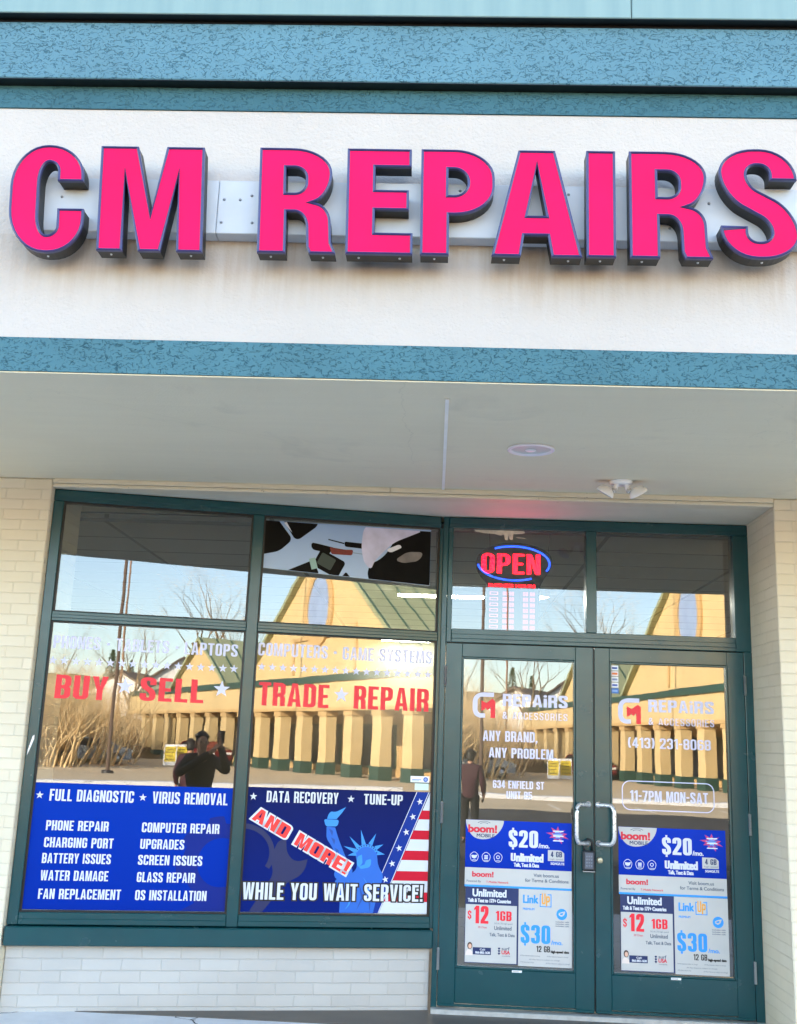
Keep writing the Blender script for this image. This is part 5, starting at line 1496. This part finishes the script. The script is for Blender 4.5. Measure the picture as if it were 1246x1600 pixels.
# ------------------------------------------------------------------ people
def skin_obj(name, joints, edges, mat, parent, level=2, root=0):
    me = bpy.data.meshes.new(name)
    me.from_pydata([j[:3] for j in joints], edges, [])
    o = bpy.data.objects.new(name, me); COL.objects.link(o)
    md = o.modifiers.new('skin', 'SKIN'); md.use_smooth_shade = True
    for i, j in enumerate(joints):
        sv = me.skin_vertices[0].data[i]; rr_ = j[3]
        sv.radius = rr_ if isinstance(rr_, tuple) else (rr_, rr_)
        sv.use_root = (i == root)
    sb = o.modifiers.new('sub', 'SUBSURF'); sb.levels = level; sb.render_levels = level
    dg = bpy.context.evaluated_depsgraph_get()
    new = bpy.data.meshes.new_from_object(o.evaluated_get(dg))
    o.modifiers.clear(); o.data = new; new.name = name
    if not new.uv_layers: 
        uv = new.uv_layers.new(name='UVMap')
        for p in new.polygons:
            for li in p.loop_indices: uv.data[li].uv = norm_uv(p.normal, new.vertices[new.loops[li].vertex_index].co)
    new.materials.clear(); new.materials.append(mat)
    for p in new.polygons: p.use_smooth = True
    o.parent = parent
    return o
def person(label, loc, rz, H, skin_c, coat, trousers, hair, arms, shoe='#15151a'):
    """arms: for each side (elbow, wrist, finger direction) in local metres at height 1.7; the figure faces +y"""
    r = empty('person', loc, rz, label, 'person')
    k = H / 1.70
    J, E = [], []
    def add(p, rad_, to=None):
        J.append((p[0] * k, p[1] * k, p[2] * k, tuple(x * k for x in rad_) if isinstance(rad_, tuple) else rad_ * k))
        if to is not None: E.append((to, len(J) - 1))
        return len(J) - 1
    pel = add((0, 0, .93), (.135, .10))
    bel = add((0, .005, 1.08), (.125, .095), pel); che = add((0, 0, 1.27), (.15, .105), bel); nk = add((0, 0, 1.43), .058, che)
    hd0 = add((0, .012, 1.51), (.062, .072), nk); hd1 = add((0, .02, 1.59), (.074, .088), hd0); hd2 = add((0, .012, 1.66), (.064, .076), hd1); add((0, .004, 1.71), (.035, .042), hd2)
    hands = []
    for s_, (el, wr_, fd) in zip((-1, 1), arms):
        sh = add((s_ * .165, 0, 1.375), .058, che); e_ = add(el, .043, sh); w_ = add(wr_, .029, e_)
        wv, fv = Vector(wr_), Vector(fd).normalized()
        sv = fv.cross(Vector((s_, .2, .1))).normalized()
        pm = add(tuple(wv + fv * .05), (.036, .02), w_)
        for j in range(4):
            b = wv + fv * .085 + sv * (j - 1.5) * .02
            l = (.065, .078, .072, .055)[j]
            bend = Vector((-s_, 0, 0)) * .012 * (j + 1)
            f0 = add(tuple(b), .0095, pm); f1 = add(tuple(b + fv * l * .55 + bend * .4), .0085, f0); add(tuple(b + fv * l + bend), .007, f1)
        tb = wv + fv * .03 + sv * -.036
        t0 = add(tuple(tb), .011, pm); add(tuple(tb + fv * .04 + sv * -.022), .008, t0)
        hands.append((el, wr_))
    for s_ in (-1, 1):
        hp = add((s_ * .09, 0, .86), .082, pel); kn = add((s_ * .10, .02, .49), .052, hp); an = add((s_ * .105, -.01, .09), .036, kn); add((s_ * .12, .13, .035), .032, an)
    skin_obj('body', J, E, paint(skin_c, .5, .04), r)
    # face: eyes, nose, ears as small pieces of the head
    m = MB()
    for s_ in (-1, 1):
        m.lathe([(0, .006), (.009, .004), (.012, 0)], DARK, (s_ * .03 * k, .098 * k, 1.595 * k), 10, 'y')
        m.lathe([(0, -.01), (.018, -.006), (.022, .0), (.014, .008)], paint(skin_c, .5, .04), (s_ * .076 * k, .012 * k, 1.585 * k), 10, 'x')
    m.tube([(0, .098 * k, 1.60 * k), (0, .116 * k, 1.565 * k), (0, .102 * k, 1.555 * k)], [.006, .013, .008], paint(skin_c, .5, .04), 8)
    m.box(-.022 * k, .022 * k, .094 * k, .103 * k, 1.522 * k, 1.529 * k, paint('#8a4a44', .5))
    m.build('face', r)
    # coat
    J, E = [], []
    p0 = add((0, 0, .74), (.17, .13)); a = add((0, .0, 1.06), (.162, .124), p0); b = add((0, 0, 1.27), (.178, .128), a); add((0, -.005, 1.44), (.085, .08), b); add((0, -.006, 1.475), (.072, .07), len(J) - 1)
    for s_, (el, wr_) in zip((-1, 1), hands):
        sh = add((s_ * .17, 0, 1.38), .075, b); e_ = add(el, .060, sh); w = Vector(el).lerp(Vector(wr_), 1.0); add(tuple(w), .045, e_)
    skin_obj('coat', J, E, paint(coat, .8, .15, 9), r)
    J, E = [], []
    p0 = add((0, 0, .93), (.15, .115))
    for s_ in (-1, 1):
        hp = add((s_ * .092, 0, .83), .098, p0); kn = add((s_ * .10, .018, .49), .072, hp); add((s_ * .105, -.008, .10), .058, kn)
    skin_obj('trousers', J, E, paint(trousers, .85, .15, 9), r)
    J, E = [], []
    p0 = add((0, -.02, 1.60), (.078, .082)); p1 = add((0, -.012, 1.675), (.078, .088), p0); add((0, -.012, 1.735), (.045, .05), p1); add((0, -.045, 1.50), (.062, .05), p0)
    skin_obj('hair', J, E, paint(hair, .6, .2, 30), r)
    for s_ in (-1, 1):
        J, E = [], []
        p0 = add((s_ * .105, -.04, .045), (.045, .045)); p1 = add((s_ * .113, .06, .04), (.046, .036), p0); add((s_ * .122, .15, .032), (.04, .028), p1)
        skin_obj('shoe', J, E, paint(shoe, .5, .1), r)
    return r
person('person in dark jacket and jeans holding a phone up towards the shop', (-.13, -.47, -.17), 0, 1.72, '#b98a6c', '#0d0e12', '#14151a', '#17120f',
       (((-.30, .16, 1.20), (.045, .36, 1.48), (.5, .35, .62)), ((.30, .18, 1.24), (.145, .40, 1.56), (-.1, .2, .95))))
ph = empty('phone', (.02, -.055, 1.43), 0, 'black phone held upright in the raised hands of the person', 'phone')
m = MB(); m.box(-.038, .038, -.005, .004, 0, .156, BLACK, .002); m.build('body', ph)
m = MB(); m.lathe([(.012, .0045), (.012, .007), (.009, .0078), (0, .0078)], STEEL, (-.02, 0, .132), 16, 'y'); m.lathe([(.012, .0045), (.012, .007), (.009, .0078), (0, .0078)], STEEL, (-.02, 0, .100), 16, 'y'); m.build('lens', ph)
person('person with black hair and maroon coat standing in the car park', (.70, -6.0, -.17), math.pi + .3, 1.62, '#a87a5e', '#360a1c', '#141418', '#0d0b0b',
       (((-.24, -.02, 1.10), (-.22, .10, .90), (0, .2, -1)), ((.24, -.02, 1.10), (.22, .08, .88), (0, .2, -1))))
